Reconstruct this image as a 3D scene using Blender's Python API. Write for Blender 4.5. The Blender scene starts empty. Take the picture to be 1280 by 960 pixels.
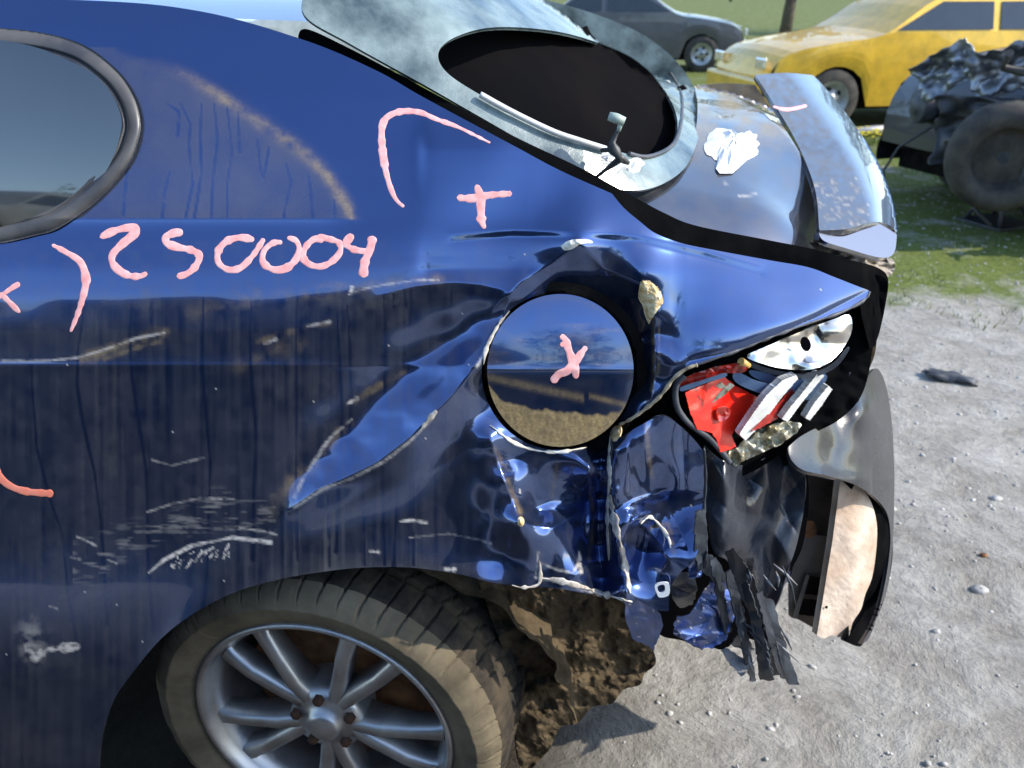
import bpy, math, random
import numpy as np
from mathutils import Vector, Matrix
random.seed(7); np.random.seed(7)
S = bpy.context.scene
C = S.collection
# ---------------------------------------------------------------- camera, sky, sun, exposure
PITCH = math.radians(25.0); CAMH = 1.42; CAMY = -1.0; F = 1065.0
cam_d = bpy.data.cameras.new('camera'); cam = bpy.data.objects.new('camera', cam_d); C.objects.link(cam)
cam.location = (0, CAMY, CAMH); cam.rotation_euler = (math.radians(90) - PITCH, 0, 0)
cam_d.sensor_width = 36; cam_d.lens = 36 * F / 1280; cam_d.clip_start = 0.02; cam_d.clip_end = 3000
cam_d.dof.use_dof = True; cam_d.dof.focus_distance = 1.12; cam_d.dof.aperture_fstop = 7.0
S.camera = cam
SUN_AZ, SUN_EL = math.radians(98), math.radians(36)
w = bpy.data.worlds.new('World'); S.world = w; w.use_nodes = True
nt = w.node_tree; nt.nodes.clear()
sky = nt.nodes.new('ShaderNodeTexSky'); sky.sky_type = 'NISHITA'; sky.sun_disc = False
sky.sun_elevation = SUN_EL; sky.sun_rotation = SUN_AZ; sky.air_density = 1.0; sky.dust_density = 0.6; sky.ozone_density = 2.5
bg = nt.nodes.new('ShaderNodeBackground'); bg.inputs[1].default_value = 0.15
wo = nt.nodes.new('ShaderNodeOutputWorld'); nt.links.new(sky.outputs[0], bg.inputs[0]); nt.links.new(bg.outputs[0], wo.inputs[0])
sd = bpy.data.lights.new('sun', 'SUN'); sd.energy = 2.4; sd.angle = math.radians(0.5); sd.color = (1.0, 0.93, 0.82)
sun = bpy.data.objects.new('sun', sd); C.objects.link(sun)
SUND = Vector((math.sin(SUN_AZ) * math.cos(SUN_EL), math.cos(SUN_AZ) * math.cos(SUN_EL), math.sin(SUN_EL)))
sun.rotation_euler = SUND.to_track_quat('Z', 'Y').to_euler(); sun.location = (6, 6, 8)
S.view_settings.view_transform = 'Standard'; S.view_settings.look = 'None'
S.view_settings.exposure = 1.3; S.view_settings.gamma = 1
S.render.engine = 'CYCLES'

# ---------------------------------------------------------------- helpers
cp, sp = math.cos(PITCH), math.sin(PITCH)
def ray(u, v):
    xc = (np.asarray(u, float) - 640) / F; yc = (480 - np.asarray(v, float)) / F
    return xc, cp + yc * sp, -sp + yc * cp
def P(u, v, Y):
    "world point seen in direction (u, v) at depth Y (0 = plane of the wheel arch)"
    dx, dy, dz = ray(u, v); t = (np.asarray(Y, float) - CAMY) / dy
    return np.stack([dx * t, CAMY + dy * t, CAMH + dz * t], -1)
def PV(u, v, Y): return Vector(P(u, v, Y).tolist())
def G(u, v, z=0.0):
    dx, dy, dz = ray(u, v); t = (z - CAMH) / dz
    return Vector((float(dx * t), float(CAMY + dy * t), z))
def plane_depth(a, b, c):
    "depth function of the world plane through three (u, v, Y) points"
    A, B, D = [np.array(P(*q)) for q in (a, b, c)]
    n = np.cross(B - A, D - A); o = np.array([0, CAMY, CAMH]); k = n @ (A - o)
    def f(u, v):
        dx, dy, dz = ray(u, v)
        t = k / (n[0] * dx + n[1] * dy + n[2] * dz)
        return CAMY + dy * t
    return f
def obj(name, me, mat=None, parent=None, loc=None):
    o = bpy.data.objects.new(name, me); C.objects.link(o)
    if mat is not None and len(me.materials) == 0: me.materials.append(mat)
    if parent is not None: o.parent = parent
    if loc is not None: o.location = loc
    return o
def tag(o, label=None, cat=None, group=None, kind=None):
    if label: o['label'] = label
    if cat: o['category'] = cat
    if group: o['group'] = group
    if kind: o['kind'] = kind
    return o
def empty(name, loc=(0, 0, 0), rz=0, label=None, cat=None, group=None):
    o = bpy.data.objects.new(name, None); C.objects.link(o); o.location = loc; o.rotation_euler = (0, 0, rz)
    o.empty_display_size = 0.1
    return tag(o, label, cat, group)
def copy_tree(o, parent=None):
    c = o.copy(); C.objects.link(c)
    if parent is not None: c.parent = parent
    for ch in o.children: copy_tree(ch, c)
    return c

class NPNoise:
    def __init__(s, seed):
        r = np.random.RandomState(seed); s.t = r.rand(256, 256) * 2 - 1
    def __call__(s, x, y):
        xi = np.floor(x).astype(int); yi = np.floor(y).astype(int); fx = x - xi; fy = y - yi
        fx = fx * fx * fx * (fx * (fx * 6 - 15) + 10); fy = fy * fy * fy * (fy * (fy * 6 - 15) + 10)
        T = lambda a, b: s.t[a & 255, b & 255]
        return (T(xi, yi) * (1 - fx) + T(xi + 1, yi) * fx) * (1 - fy) + (T(xi, yi + 1) * (1 - fx) + T(xi + 1, yi + 1) * fx) * fy
def fbm(nz, x, y, o=3):
    r = 0; a = 1
    for i in range(o): r = r + a * nz(x * 2 ** i + 17.3 * i, y * 2 ** i + 5.1 * i); a *= .5
    return r
N1, N2, N3 = NPNoise(1), NPNoise(2), NPNoise(3)
def segdist(u, v, pts, closed=False):
    "distance, parameter along and signed side to a polyline"
    best = np.full(np.shape(u), 1e9); par = np.zeros(np.shape(u)); side = np.zeros(np.shape(u)); nx = np.zeros(np.shape(u)); ny = np.zeros(np.shape(u))
    q = list(pts) + ([pts[0]] if closed else [])
    n = len(q) - 1
    for i in range(n):
        ax, ay = q[i][:2]; bx, by = q[i + 1][:2]; dx, dy = bx - ax, by - ay; L = dx * dx + dy * dy + 1e-9
        t = np.clip(((u - ax) * dx + (v - ay) * dy) / L, 0, 1); px = ax + t * dx; py = ay + t * dy
        d = np.hypot(u - px, v - py); m = d < best
        best = np.where(m, d, best); par = np.where(m, (i + t) / n, par)
        side = np.where(m, np.sign((u - ax) * dy - (v - ay) * dx), side); nx = np.where(m, px, nx); ny = np.where(m, py, ny)
    return best, par, side, nx, ny
def inpoly(u, v, poly):
    r = np.zeros(np.shape(u), bool); n = len(poly); j = n - 1
    for i in range(n):
        xi, yi = poly[i][:2]; xj, yj = poly[j][:2]
        if yi != yj:
            r ^= ((yi > v) != (yj > v)) & (u < (xj - xi) * (v - yi) / (yj - yi) + xi)
        j = i
    return r
def smooth_poly(pts, closed=True, n=8):
    "Catmull-Rom through the points; a point with a third value 1 stays a sharp corner"
    out = []; m = len(pts); rng = range(m) if closed else range(m - 1)
    for i in rng:
        p1 = pts[i]; p2 = pts[(i + 1) % m]
        p0 = pts[(i - 1) % m] if (closed or i > 0) else p1
        p3 = pts[(i + 2) % m] if (closed or i + 2 < m) else p2
        if len(p1) > 2 and p1[2]: p0 = p1
        if len(p2) > 2 and p2[2]: p3 = p2
        for k in range(n):
            t = k / n
            out.append(tuple(0.5 * (2 * p1[c] + (p2[c] - p0[c]) * t + (2 * p0[c] - 5 * p1[c] + 4 * p2[c] - p3[c]) * t * t + (3 * p1[c] - p0[c] - 3 * p2[c] + p3[c]) * t ** 3) for c in (0, 1)))
    if not closed: out.append(tuple(pts[-1][:2]))
    return out
def np_mesh(name, V, Fq, normals=None, attrs=None, smooth=True):
    me = bpy.data.meshes.new(name)
    me.vertices.add(len(V)); me.vertices.foreach_set('co', np.asarray(V, np.float32).ravel())
    Fq = np.asarray(Fq); nf, k = Fq.shape
    me.loops.add(nf * k); me.loops.foreach_set('vertex_index', Fq.ravel().astype(np.int32))
    me.polygons.add(nf); me.polygons.foreach_set('loop_start', (np.arange(nf) * k).astype(np.int32))
    me.polygons.foreach_set('loop_total', np.full(nf, k, np.int32))
    me.polygons.foreach_set('use_smooth', np.full(nf, smooth))
    if attrs:
        for an, av in attrs.items():
            a = me.attributes.new(an, 'FLOAT', 'POINT'); a.data.foreach_set('value', np.asarray(av, np.float32))
    me.update(calc_edges=True)
    me.validate()
    if normals is not None and len(me.vertices) == len(normals):
        me.normals_split_custom_set_from_vertices([tuple(x) for x in normals.tolist()])
    return me
def patch(name, poly, depth, mat, parent=None, step=4, holes=(), attrs=None, rim=0.0, smooth_n=True):
    "sheet of real metal, glass or plastic: outline and depth field give world points; rim = thickness of the edge"
    us = [p[0] for p in poly]; vs = [p[1] for p in poly]
    U0, U1, V0, V1 = min(us) - step, max(us) + step, min(vs) - step, max(vs) + step
    nu = int((U1 - U0) / step) + 2; nv = int((V1 - V0) / step) + 2
    uu, vv = np.meshgrid(U0 + np.arange(nu) * step, V0 + np.arange(nv) * step, indexing='ij')
    cu = (uu[:-1, :-1] + step / 2); cv = (vv[:-1, :-1] + step / 2)
    keep = inpoly(cu, cv, poly)
    for h in holes: keep &= ~inpoly(cu, cv, h)
    used = np.zeros((nu, nv), int); tot = np.zeros((nu, nv), int)
    for a in (0, 1):
        for b in (0, 1): used[a:nu - 1 + a, b:nv - 1 + b] += keep
    bnd = (used > 0) & (used < 4)
    bu, bv = uu[bnd], vv[bnd]; best = np.full(bu.shape, 1e9); sx = bu.copy(); sy = bv.copy()
    for pl in [poly] + list(holes):
        d, _, _, px, py = segdist(bu, bv, pl, True); m = d < best
        best = np.where(m, d, best); sx = np.where(m, px, sx); sy = np.where(m, py, sy)
    ok = best < step * 1.6
    uu = uu.copy(); vv = vv.copy(); uu[bnd] = np.where(ok, sx, bu); vv[bnd] = np.where(ok, sy, bv)
    idx = -np.ones((nu, nv), int); m = used > 0; idx[m] = np.arange(m.sum())
    u, v = uu[m], vv[m]
    pos = P(u, v, depth(u, v)); e = 0.75
    du = P(u + e, v, depth(u + e, v)) - P(u - e, v, depth(u - e, v)); dv = P(u, v + e, depth(u, v + e)) - P(u, v - e, depth(u, v - e))
    nrm = np.cross(du, dv); nrm /= np.linalg.norm(nrm, axis=1)[:, None] + 1e-12
    tocam = np.array([0, CAMY, CAMH]) - pos
    flip = (nrm * tocam).sum(1) < 0
    if flip.mean() > .5: nrm = -nrm
    i0 = idx[:-1, :-1][keep]; i1 = idx[1:, :-1][keep]; i2 = idx[1:, 1:][keep]; i3 = idx[:-1, 1:][keep]
    faces = np.stack([i0, i3, i2, i1], 1)
    at = attrs(u, v) if attrs else {}
    if rim > 0:
        kp = np.pad(keep, 1)
        E = []
        hk = kp[1:-1, 1:-1]
        # edges between a kept cell and an empty neighbour
        for (da, db, e0, e1) in ((-1, 0, (0, 0), (0, 1)), (1, 0, (1, 1), (1, 0)), (0, -1, (1, 0), (0, 0)), (0, 1, (0, 1), (1, 1))):
            nb = kp[1 + da:kp.shape[0] - 1 + da, 1 + db:kp.shape[1] - 1 + db]
            ii, jj = np.where(hk & ~nb)
            E.append(np.stack([idx[ii + e0[0], jj + e0[1]], idx[ii + e1[0], jj + e1[1]]], 1))
        E = np.concatenate(E); n0 = len(pos)
        A = pos[E[:, 0]]; B = pos[E[:, 1]]; nb = nrm[E[:, 0]]
        mn = nrm.mean(0); mn /= np.linalg.norm(mn) + 1e-9
        dA = nrm[E[:, 0]] if rim < .008 else np.tile(mn, (len(E), 1)); dB = nrm[E[:, 1]] if rim < .008 else dA
        A2 = A - dA * rim; B2 = B - dB * rim
        ne = len(E); pos = np.concatenate([pos, A, B, B2, A2]); k = np.arange(ne)
        fr = np.stack([n0 + k, n0 + ne + k, n0 + 2 * ne + k, n0 + 3 * ne + k], 1)
        fn = np.cross(B - A, A2 - A); fn /= np.linalg.norm(fn, axis=1)[:, None] + 1e-12
        mid = 0.6 * fn + 0.5 * nb; mid /= np.linalg.norm(mid, axis=1)[:, None] + 1e-12
        nrm = np.concatenate([nrm, mid, mid, fn, fn]); faces = np.concatenate([faces, fr])
        for kk in at: at[kk] = np.concatenate([at[kk]] + [at[kk][E[:, 0]]] * 4)
    me = np_mesh(name, pos, faces, nrm if smooth_n else None, at)
    return obj(name, me, mat, parent)
def folds(u, v, seed, lam, amp, n=5):
    "sharp creases of crumpled sheet metal"
    r = np.random.RandomState(int(seed * 10) + 77); o = 0
    for k in range(n):
        a = r.uniform(0, math.pi); l = lam * r.uniform(.7, 1.6); x = (u * math.cos(a) + v * math.sin(a)) / l + r.rand() + .35 * N1(u / (lam * 1.6) + k * 5, v / (lam * 1.6))
        w_ = .5 + .5 * N2(u / (lam * 1.3) + 3 * k, v / (lam * 1.3) + seed); t_ = np.abs((x % 1) - .5) * 2
        o = o + amp * r.uniform(.5, 1) * np.sqrt(t_ * t_ + .004) * w_
    return o
def jagged(pts, amp=1.3, stepl=4.0, seed=0):
    r = random.Random(seed * 13 + 5); out = []
    for i, a in enumerate(pts):
        b = pts[(i + 1) % len(pts)]; L = math.hypot(b[0] - a[0], b[1] - a[1]); m = max(1, int(L / stepl))
        for k in range(m):
            t = (k + (r.uniform(-.3, .3) if k else 0)) / m; j = amp if k else 0
            out.append((a[0] + (b[0] - a[0]) * t + r.uniform(-j, j), a[1] + (b[1] - a[1]) * t + r.uniform(-j, j)))
    return out
def sample_line(pts, n=10):
    return smooth_poly(pts, closed=False, n=n)
def ribbon(name, pts, width, depth, mat, parent=None, off=0.0004, bulge=0.0003, n=8, rough=0.24, seed=0):
    "a stroke of paint lying on the surface: width in design units, thickness in metres"
    q = np.array(sample_line(pts, n)); d = np.gradient(q, axis=0); L = np.hypot(d[:, 0], d[:, 1])[:, None] + 1e-9; d /= L
    nn = np.stack([-d[:, 1], d[:, 0]], 1); s = np.concatenate([[0], np.cumsum(np.hypot(*np.diff(q, axis=0).T))]); T = s[-1]
    W = np.interp(s / T, np.linspace(0, 1, len(width)), width) if hasattr(width, '__len__') else np.full(len(q), float(width))
    endf = np.sqrt(np.clip(1 - (1 - np.clip(np.minimum(s, T - s) / (W * .5 + 1e-6), 0, 1)) ** 2, 0.02, 1))
    W = W * endf * (1 + rough * N3(s / 6 + seed * 7.7, s * 0 + seed))
    ks = np.array([-1, -.85, -.5, 0, .5, .85, 1.]); hb = np.array([-.3, .6, .9, 1, .9, .6, -.3])
    uu = q[:, 0][:, None] + nn[:, 0][:, None] * ks * W[:, None] / 2; vv = q[:, 1][:, None] + nn[:, 1][:, None] * ks * W[:, None] / 2
    pos = P(uu, vv, depth(uu, vv)); e = 1.5
    du = P(uu + e, vv, depth(uu + e, vv)) - P(uu - e, vv, depth(uu - e, vv)); dv = P(uu, vv + e, depth(uu, vv + e)) - P(uu, vv - e, depth(uu, vv - e))
    nr = np.cross(dv, du); nr /= np.linalg.norm(nr, axis=2)[:, :, None] + 1e-12
    tc = np.array([0, CAMY, CAMH]) - pos; nr *= np.sign((nr * tc).sum(2))[:, :, None]
    pos = pos + nr * (off + bulge * hb[None, :, None])
    m, k = uu.shape; idx = np.arange(m * k).reshape(m, k)
    fc = np.stack([idx[:-1, :-1].ravel(), idx[:-1, 1:].ravel(), idx[1:, 1:].ravel(), idx[1:, :-1].ravel()], 1)
    return obj(name, np_mesh(name, pos.reshape(-1, 3), fc), mat, parent)
def tube(name, pts, rad, mat, parent=None, seg=8, loc=None, closed=False):
    "round bar through world points, rad may vary"
    pts = [Vector(p) for p in pts]; n = len(pts); V = []; Fc = []
    R = list(rad) if hasattr(rad, '__len__') else [rad] * n
    up = Vector((0, 0, 1)); prev = None
    for i, p in enumerate(pts):
        t = ((pts[min(i + 1, n - 1)] - pts[max(i - 1, 0)]) if not closed else (pts[(i + 1) % n] - pts[i - 1])).normalized()
        a = prev - t * prev.dot(t) if prev is not None else (up if abs(t.z) < .9 else Vector((1, 0, 0))).cross(t)
        a.normalize(); b = t.cross(a); prev = a
        for k in range(seg):
            an = 2 * math.pi * k / seg; V.append(p + (a * math.cos(an) + b * math.sin(an)) * R[i])
    for i in range(n if closed else n - 1):
        j = (i + 1) % n
        for k in range(seg): Fc.append((i * seg + k, i * seg + (k + 1) % seg, j * seg + (k + 1) % seg, j * seg + k))
    if not closed: Fc.append(tuple(range(seg))[::-1]); Fc.append(tuple((n - 1) * seg + k for k in range(seg)))
    me = bpy.data.meshes.new(name); me.from_pydata([tuple(v) for v in V], [], Fc)
    me.polygons.foreach_set('use_smooth', [len(f) == 4 for f in Fc]); me.update()
    return obj(name, me, mat, parent, loc)
def lathe(name, prof, mat, parent=None, seg=64, axis='Y', a0=0, a1=2 * math.pi, smooth=True):
    "profile of (radius, axial) pairs spun round the axis"
    closed = abs(a1 - a0 - 2 * math.pi) < 1e-6; n = len(prof); m = seg if closed else seg + 1
    an = a0 + (a1 - a0) * np.arange(m) / seg; r = np.array([p[0] for p in prof]); y = np.array([p[1] for p in prof])
    V = np.stack([r[None] * np.cos(an)[:, None], np.tile(y, (m, 1)), r[None] * np.sin(an)[:, None]], -1).reshape(-1, 3)
    if axis == 'Z': V = V[:, [0, 2, 1]]
    idx = np.arange(m * n).reshape(m, n); nx = np.roll(idx, -1, 0) if closed else idx[1:]; cu = idx if closed else idx[:-1]
    fc = np.stack([cu[:, :-1].ravel(), nx[:, :-1].ravel(), nx[:, 1:].ravel(), cu[:, 1:].ravel()], 1)
    return obj(name, np_mesh(name, V, fc, smooth=smooth), mat, parent)
def pydata(name, V, Fc, mat=None, parent=None, smooth=False, loc=None, bevel=0):
    me = bpy.data.meshes.new(name); me.from_pydata([tuple(v) for v in V], [], [tuple(f) for f in Fc]); 
    me.polygons.foreach_set('use_smooth', [smooth] * len(me.polygons)); me.update()
    o = obj(name, me, mat, parent, loc)
    if bevel:
        b = o.modifiers.new('bevel', 'BEVEL'); b.width = bevel; b.segments = 2; b.limit_method = 'ANGLE'
    return o
def boxv(x0, x1, y0, y1, z0, z1):
    V = [(x0, y0, z0), (x1, y0, z0), (x1, y1, z0), (x0, y1, z0), (x0, y0, z1), (x1, y0, z1), (x1, y1, z1), (x0, y1, z1)]
    return V, [(0, 3, 2, 1), (4, 5, 6, 7), (0, 1, 5, 4), (1, 2, 6, 5), (2, 3, 7, 6), (3, 0, 4, 7)]
def box(name, x0, x1, y0, y1, z0, z1, mat, parent=None, bevel=0.0, loc=None):
    V, Fc = boxv(x0, x1, y0, y1, z0, z1); return pydata(name, V, Fc, mat, parent, bevel=bevel, loc=loc)

# ---------------------------------------------------------------- materials
def mat_new(name):
    m = bpy.data.materials.new(name); m.use_nodes = True; t = m.node_tree; t.nodes.clear()
    out = t.nodes.new('ShaderNodeOutputMaterial'); return m, t, out
def nd(t, ty, **kw):
    n = t.nodes.new(ty)
    for k, v in kw.items():
        if k.startswith('i_'): n.inputs[k[2:].replace('_', ' ')].default_value = v
        else: setattr(n, k, v)
    return n
def noise(t, scale, detail=4, rough=.55, vec=None, coord='Object', stretch=None, dist=0):
    tc = nd(t, 'ShaderNodeTexCoord'); src = tc.outputs[coord]
    if stretch:
        mp = nd(t, 'ShaderNodeMapping'); mp.inputs['Scale'].default_value = stretch; t.links.new(src, mp.inputs[0]); src = mp.outputs[0]
    n = nd(t, 'ShaderNodeTexNoise'); n.inputs['Scale'].default_value = scale; n.inputs['Detail'].default_value = detail
    n.inputs['Roughness'].default_value = rough; n.inputs['Distortion'].default_value = dist; t.links.new(src, n.inputs['Vector']); return n
def ramp(t, src, stops):
    r = nd(t, 'ShaderNodeValToRGB'); el = r.color_ramp.elements
    while len(el) < len(stops): el.new(.5)
    for e, (p, c) in zip(el, stops): e.position = p; e.color = tuple(c) + (1,) if len(c) == 3 else c
    t.links.new(src, r.inputs[0]); return r
def g3(x): return (x, x, x)
def bump(t, src, strength, dist, normal=None):
    b = nd(t, 'ShaderNodeBump'); b.inputs['Strength'].default_value = strength; b.inputs['Distance'].default_value = dist
    t.links.new(src, b.inputs['Height'])
    if normal is not None: t.links.new(normal, b.inputs['Normal'])
    return b
def simple(name, c1, c2=None, rough=.5, scale=20, metallic=0, bumpd=0, bscale=60, r2=None, spec=.5, coat=0, stops=(.35, .65), stretch=None, detail=5):
    m, t, out = mat_new(name); p = nd(t, 'ShaderNodeBsdfPrincipled'); t.links.new(p.outputs[0], out.inputs[0])
    n = noise(t, scale, detail, .6, stretch=stretch)
    r = ramp(t, n.outputs[0], [(stops[0], c1), (stops[1], c2 or c1)]); t.links.new(r.outputs[0], p.inputs['Base Color'])
    p.inputs['Metallic'].default_value = metallic; p.inputs['Roughness'].default_value = rough; p.inputs['Specular IOR Level'].default_value = spec
    p.inputs['Coat Weight'].default_value = coat; p.inputs['Coat Roughness'].default_value = .04
    if r2 is not None:
        rr = ramp(t, n.outputs[0], [(stops[0], g3(rough)), (stops[1], g3(r2))]); t.links.new(rr.outputs[0], p.inputs['Roughness'])
    if bumpd:
        b = bump(t, noise(t, bscale, 6, .65).outputs[0], .8, bumpd); t.links.new(b.outputs[0], p.inputs['Normal'])
    return m
def paint_mat(name, base, coat_ior=2.2, metal=.75, rough=.3):
    "dark metallic paint under clear coat with dust, washed streaks, scratches and painted glints read from the sheet's own attributes"
    m, t, out = mat_new(name); p = nd(t, 'ShaderNodeBsdfPrincipled')
    p.inputs['Base Color'].default_value = base + (1,); p.inputs['Metallic'].default_value = metal; p.inputs['Roughness'].default_value = rough
    p.inputs['Coat Weight'].default_value = 1; p.inputs['Coat IOR'].default_value = coat_ior; p.inputs['Coat Roughness'].default_value = .04
    fl = noise(t, 900, 2, .6); fb = bump(t, fl.outputs[0], .08, .0004); t.links.new(fb.outputs[0], p.inputs['Normal'])
    wob = noise(t, 9, 2, .5); cb = bump(t, wob.outputs[0], .12, .004); t.links.new(cb.outputs[0], p.inputs['Coat Normal'])
    at = nd(t, 'ShaderNodeAttribute', attribute_name='dust'); sc = nd(t, 'ShaderNodeAttribute', attribute_name='scratch_glint')
    mot = noise(t, 26, 6, .7); mr = ramp(t, mot.outputs[0], [(.3, g3(.75)), (.7, g3(1.15))])
    mul = nd(t, 'ShaderNodeMath', operation='MULTIPLY', use_clamp=True); t.links.new(at.outputs['Fac'], mul.inputs[0]); t.links.new(mr.outputs[0], mul.inputs[1])
    dd = nd(t, 'ShaderNodeBsdfDiffuse'); dc = ramp(t, noise(t, 7, 4).outputs[0], [(.35, (.11, .115, .135)), (.65, (.165, .155, .145))]); t.links.new(dc.outputs[0], dd.inputs[0])
    mx = nd(t, 'ShaderNodeMixShader'); t.links.new(mul.outputs[0], mx.inputs[0]); t.links.new(p.outputs[0], mx.inputs[1]); t.links.new(dd.outputs[0], mx.inputs[2])
    ds = nd(t, 'ShaderNodeBsdfPrincipled'); ds.inputs['Base Color'].default_value = (.72, .67, .60, 1); ds.inputs['Roughness'].default_value = .55
    mx2 = nd(t, 'ShaderNodeMixShader'); t.links.new(sc.outputs['Fac'], mx2.inputs[0]); mt_ = nd(t, 'ShaderNodeAttribute', attribute_name='mud'); gr_ = noise(t, 240, 4, .7); gq = ramp(t, gr_.outputs[0], [(.3, (.30, .20, .075)), (.7, (.62, .46, .22))])  # the mud attribute also carries painted warm reflections and ridge highlights
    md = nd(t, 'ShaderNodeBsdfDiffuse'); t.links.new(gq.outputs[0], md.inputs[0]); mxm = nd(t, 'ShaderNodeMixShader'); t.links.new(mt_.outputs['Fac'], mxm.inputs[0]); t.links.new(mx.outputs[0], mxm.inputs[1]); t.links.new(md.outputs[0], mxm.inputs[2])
    t.links.new(mxm.outputs[0], mx2.inputs[1]); t.links.new(ds.outputs[0], mx2.inputs[2])
    t.links.new(mx2.outputs[0], out.inputs[0]); return m
M = {}
M['paint'] = paint_mat('blue_paint', (.030, .078, .24), coat_ior=1.7, rough=.15, metal=.9)
M['paint_lid'] = paint_mat('lid_paint', (.06, .065, .095), coat_ior=2.5, rough=.3, metal=.9)
M['rubber'] = simple('black_rubber', (.022, .021, .02), (.06, .055, .05), rough=.5, scale=40, bumpd=.0008, r2=.75)
M['seal'] = simple('window_seal', (.05, .05, .055), (.10, .095, .09), rough=.38, scale=14, r2=.6)
M['dark'] = simple('dark_cavity', (.006, .006, .007), (.016, .014, .012), rough=.9, scale=12, bumpd=.002, spec=0)
M['plastic'] = simple('black_plastic', (.018, .019, .022), (.05, .05, .055), rough=.3, scale=12, bumpd=.0006, bscale=50, r2=.5)
M['plasticdull'] = simple('dull_plastic', (.03, .033, .04), (.085, .09, .10), rough=.42, scale=20, bumpd=.002, bscale=30, r2=.6)
M['marker'] = simple('pink_marker', (.90, .33, .30), (.98, .56, .52), rough=.6, scale=90, bumpd=.0006, bscale=220, stops=(.3, .7))
M['marker_shaded'] = simple('shaded_pink_marker', (.95, .25, .15), (.95, .32, .22), rough=.5, scale=60, bumpd=.0004, bscale=160)  # the pink marker again, with the weaker light low down put into its colour
M['chip'] = simple('tan_filler', (.50, .33, .12), (.75, .62, .38), rough=.8, scale=110, bumpd=.0015, bscale=260, stops=(.4, .6))
M['bare'] = simple('torn_edge', (.30, .25, .19), (.62, .57, .50), rough=.55, scale=90, bumpd=.001, bscale=200)
M['mud'] = simple('caked_mud', (.028, .021, .013), (.115, .085, .05), rough=.95, scale=16, bumpd=.012, bscale=22, stops=(.3, .7), spec=.1)
M['tyre_side'] = simple('muddy_sidewall', (.06, .05, .034), (.24, .195, .125), rough=.92, scale=9, bumpd=.0015, bscale=70, spec=.15, stops=(.25, .75), stretch=(1, 1, 1))
M['tyre_tread'] = simple('muddy_tread', (.022, .02, .018), (.085, .066, .043), rough=.92, scale=14, bumpd=.003, bscale=50, spec=.15, stops=(.38, .66))
M['alloy'] = simple('alloy', (.42, .42, .42), (.62, .61, .58), rough=.3, scale=14, metallic=.85, r2=.5)
M['rust'] = simple('rusty_brake', (.10, .035, .012), (.32, .14, .05), rough=.85, scale=20, bumpd=.002)
M['chrome'] = simple('chrome', (.85, .83, .78), (.95, .93, .9), rough=.08, scale=20, metallic=1, bumpd=.004, bscale=45)
M['foam'] = simple('bumper_foam', (.42, .29, .20), (.66, .54, .43), rough=.9, scale=10, bumpd=.0012, bscale=140, stops=(.3, .6), spec=.1)
M['paper'] = simple('white_paper', (.82, .81, .78), (.9, .9, .88), rough=.8, scale=20, bumpd=.001)
M['bare_dark'] = simple('grimy_metal', (.03, .025, .02), (.30, .24, .17), rough=.5, scale=20, bumpd=.001, stops=(.4, .65))
M['bare_light'] = simple('pale_filler', (.62, .55, .42), (.85, .82, .74), rough=.6, scale=120, bumpd=.001, bscale=200)
M['chip_pale'] = simple('cracked_filler', (.22, .17, .11), (.55, .44, .28), rough=.75, scale=70, bumpd=.0015, bscale=200)
M['rust_dark'] = simple('dark_rust', (.03, .014, .007), (.10, .045, .02), rough=.9, scale=20, bumpd=.001)

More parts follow.
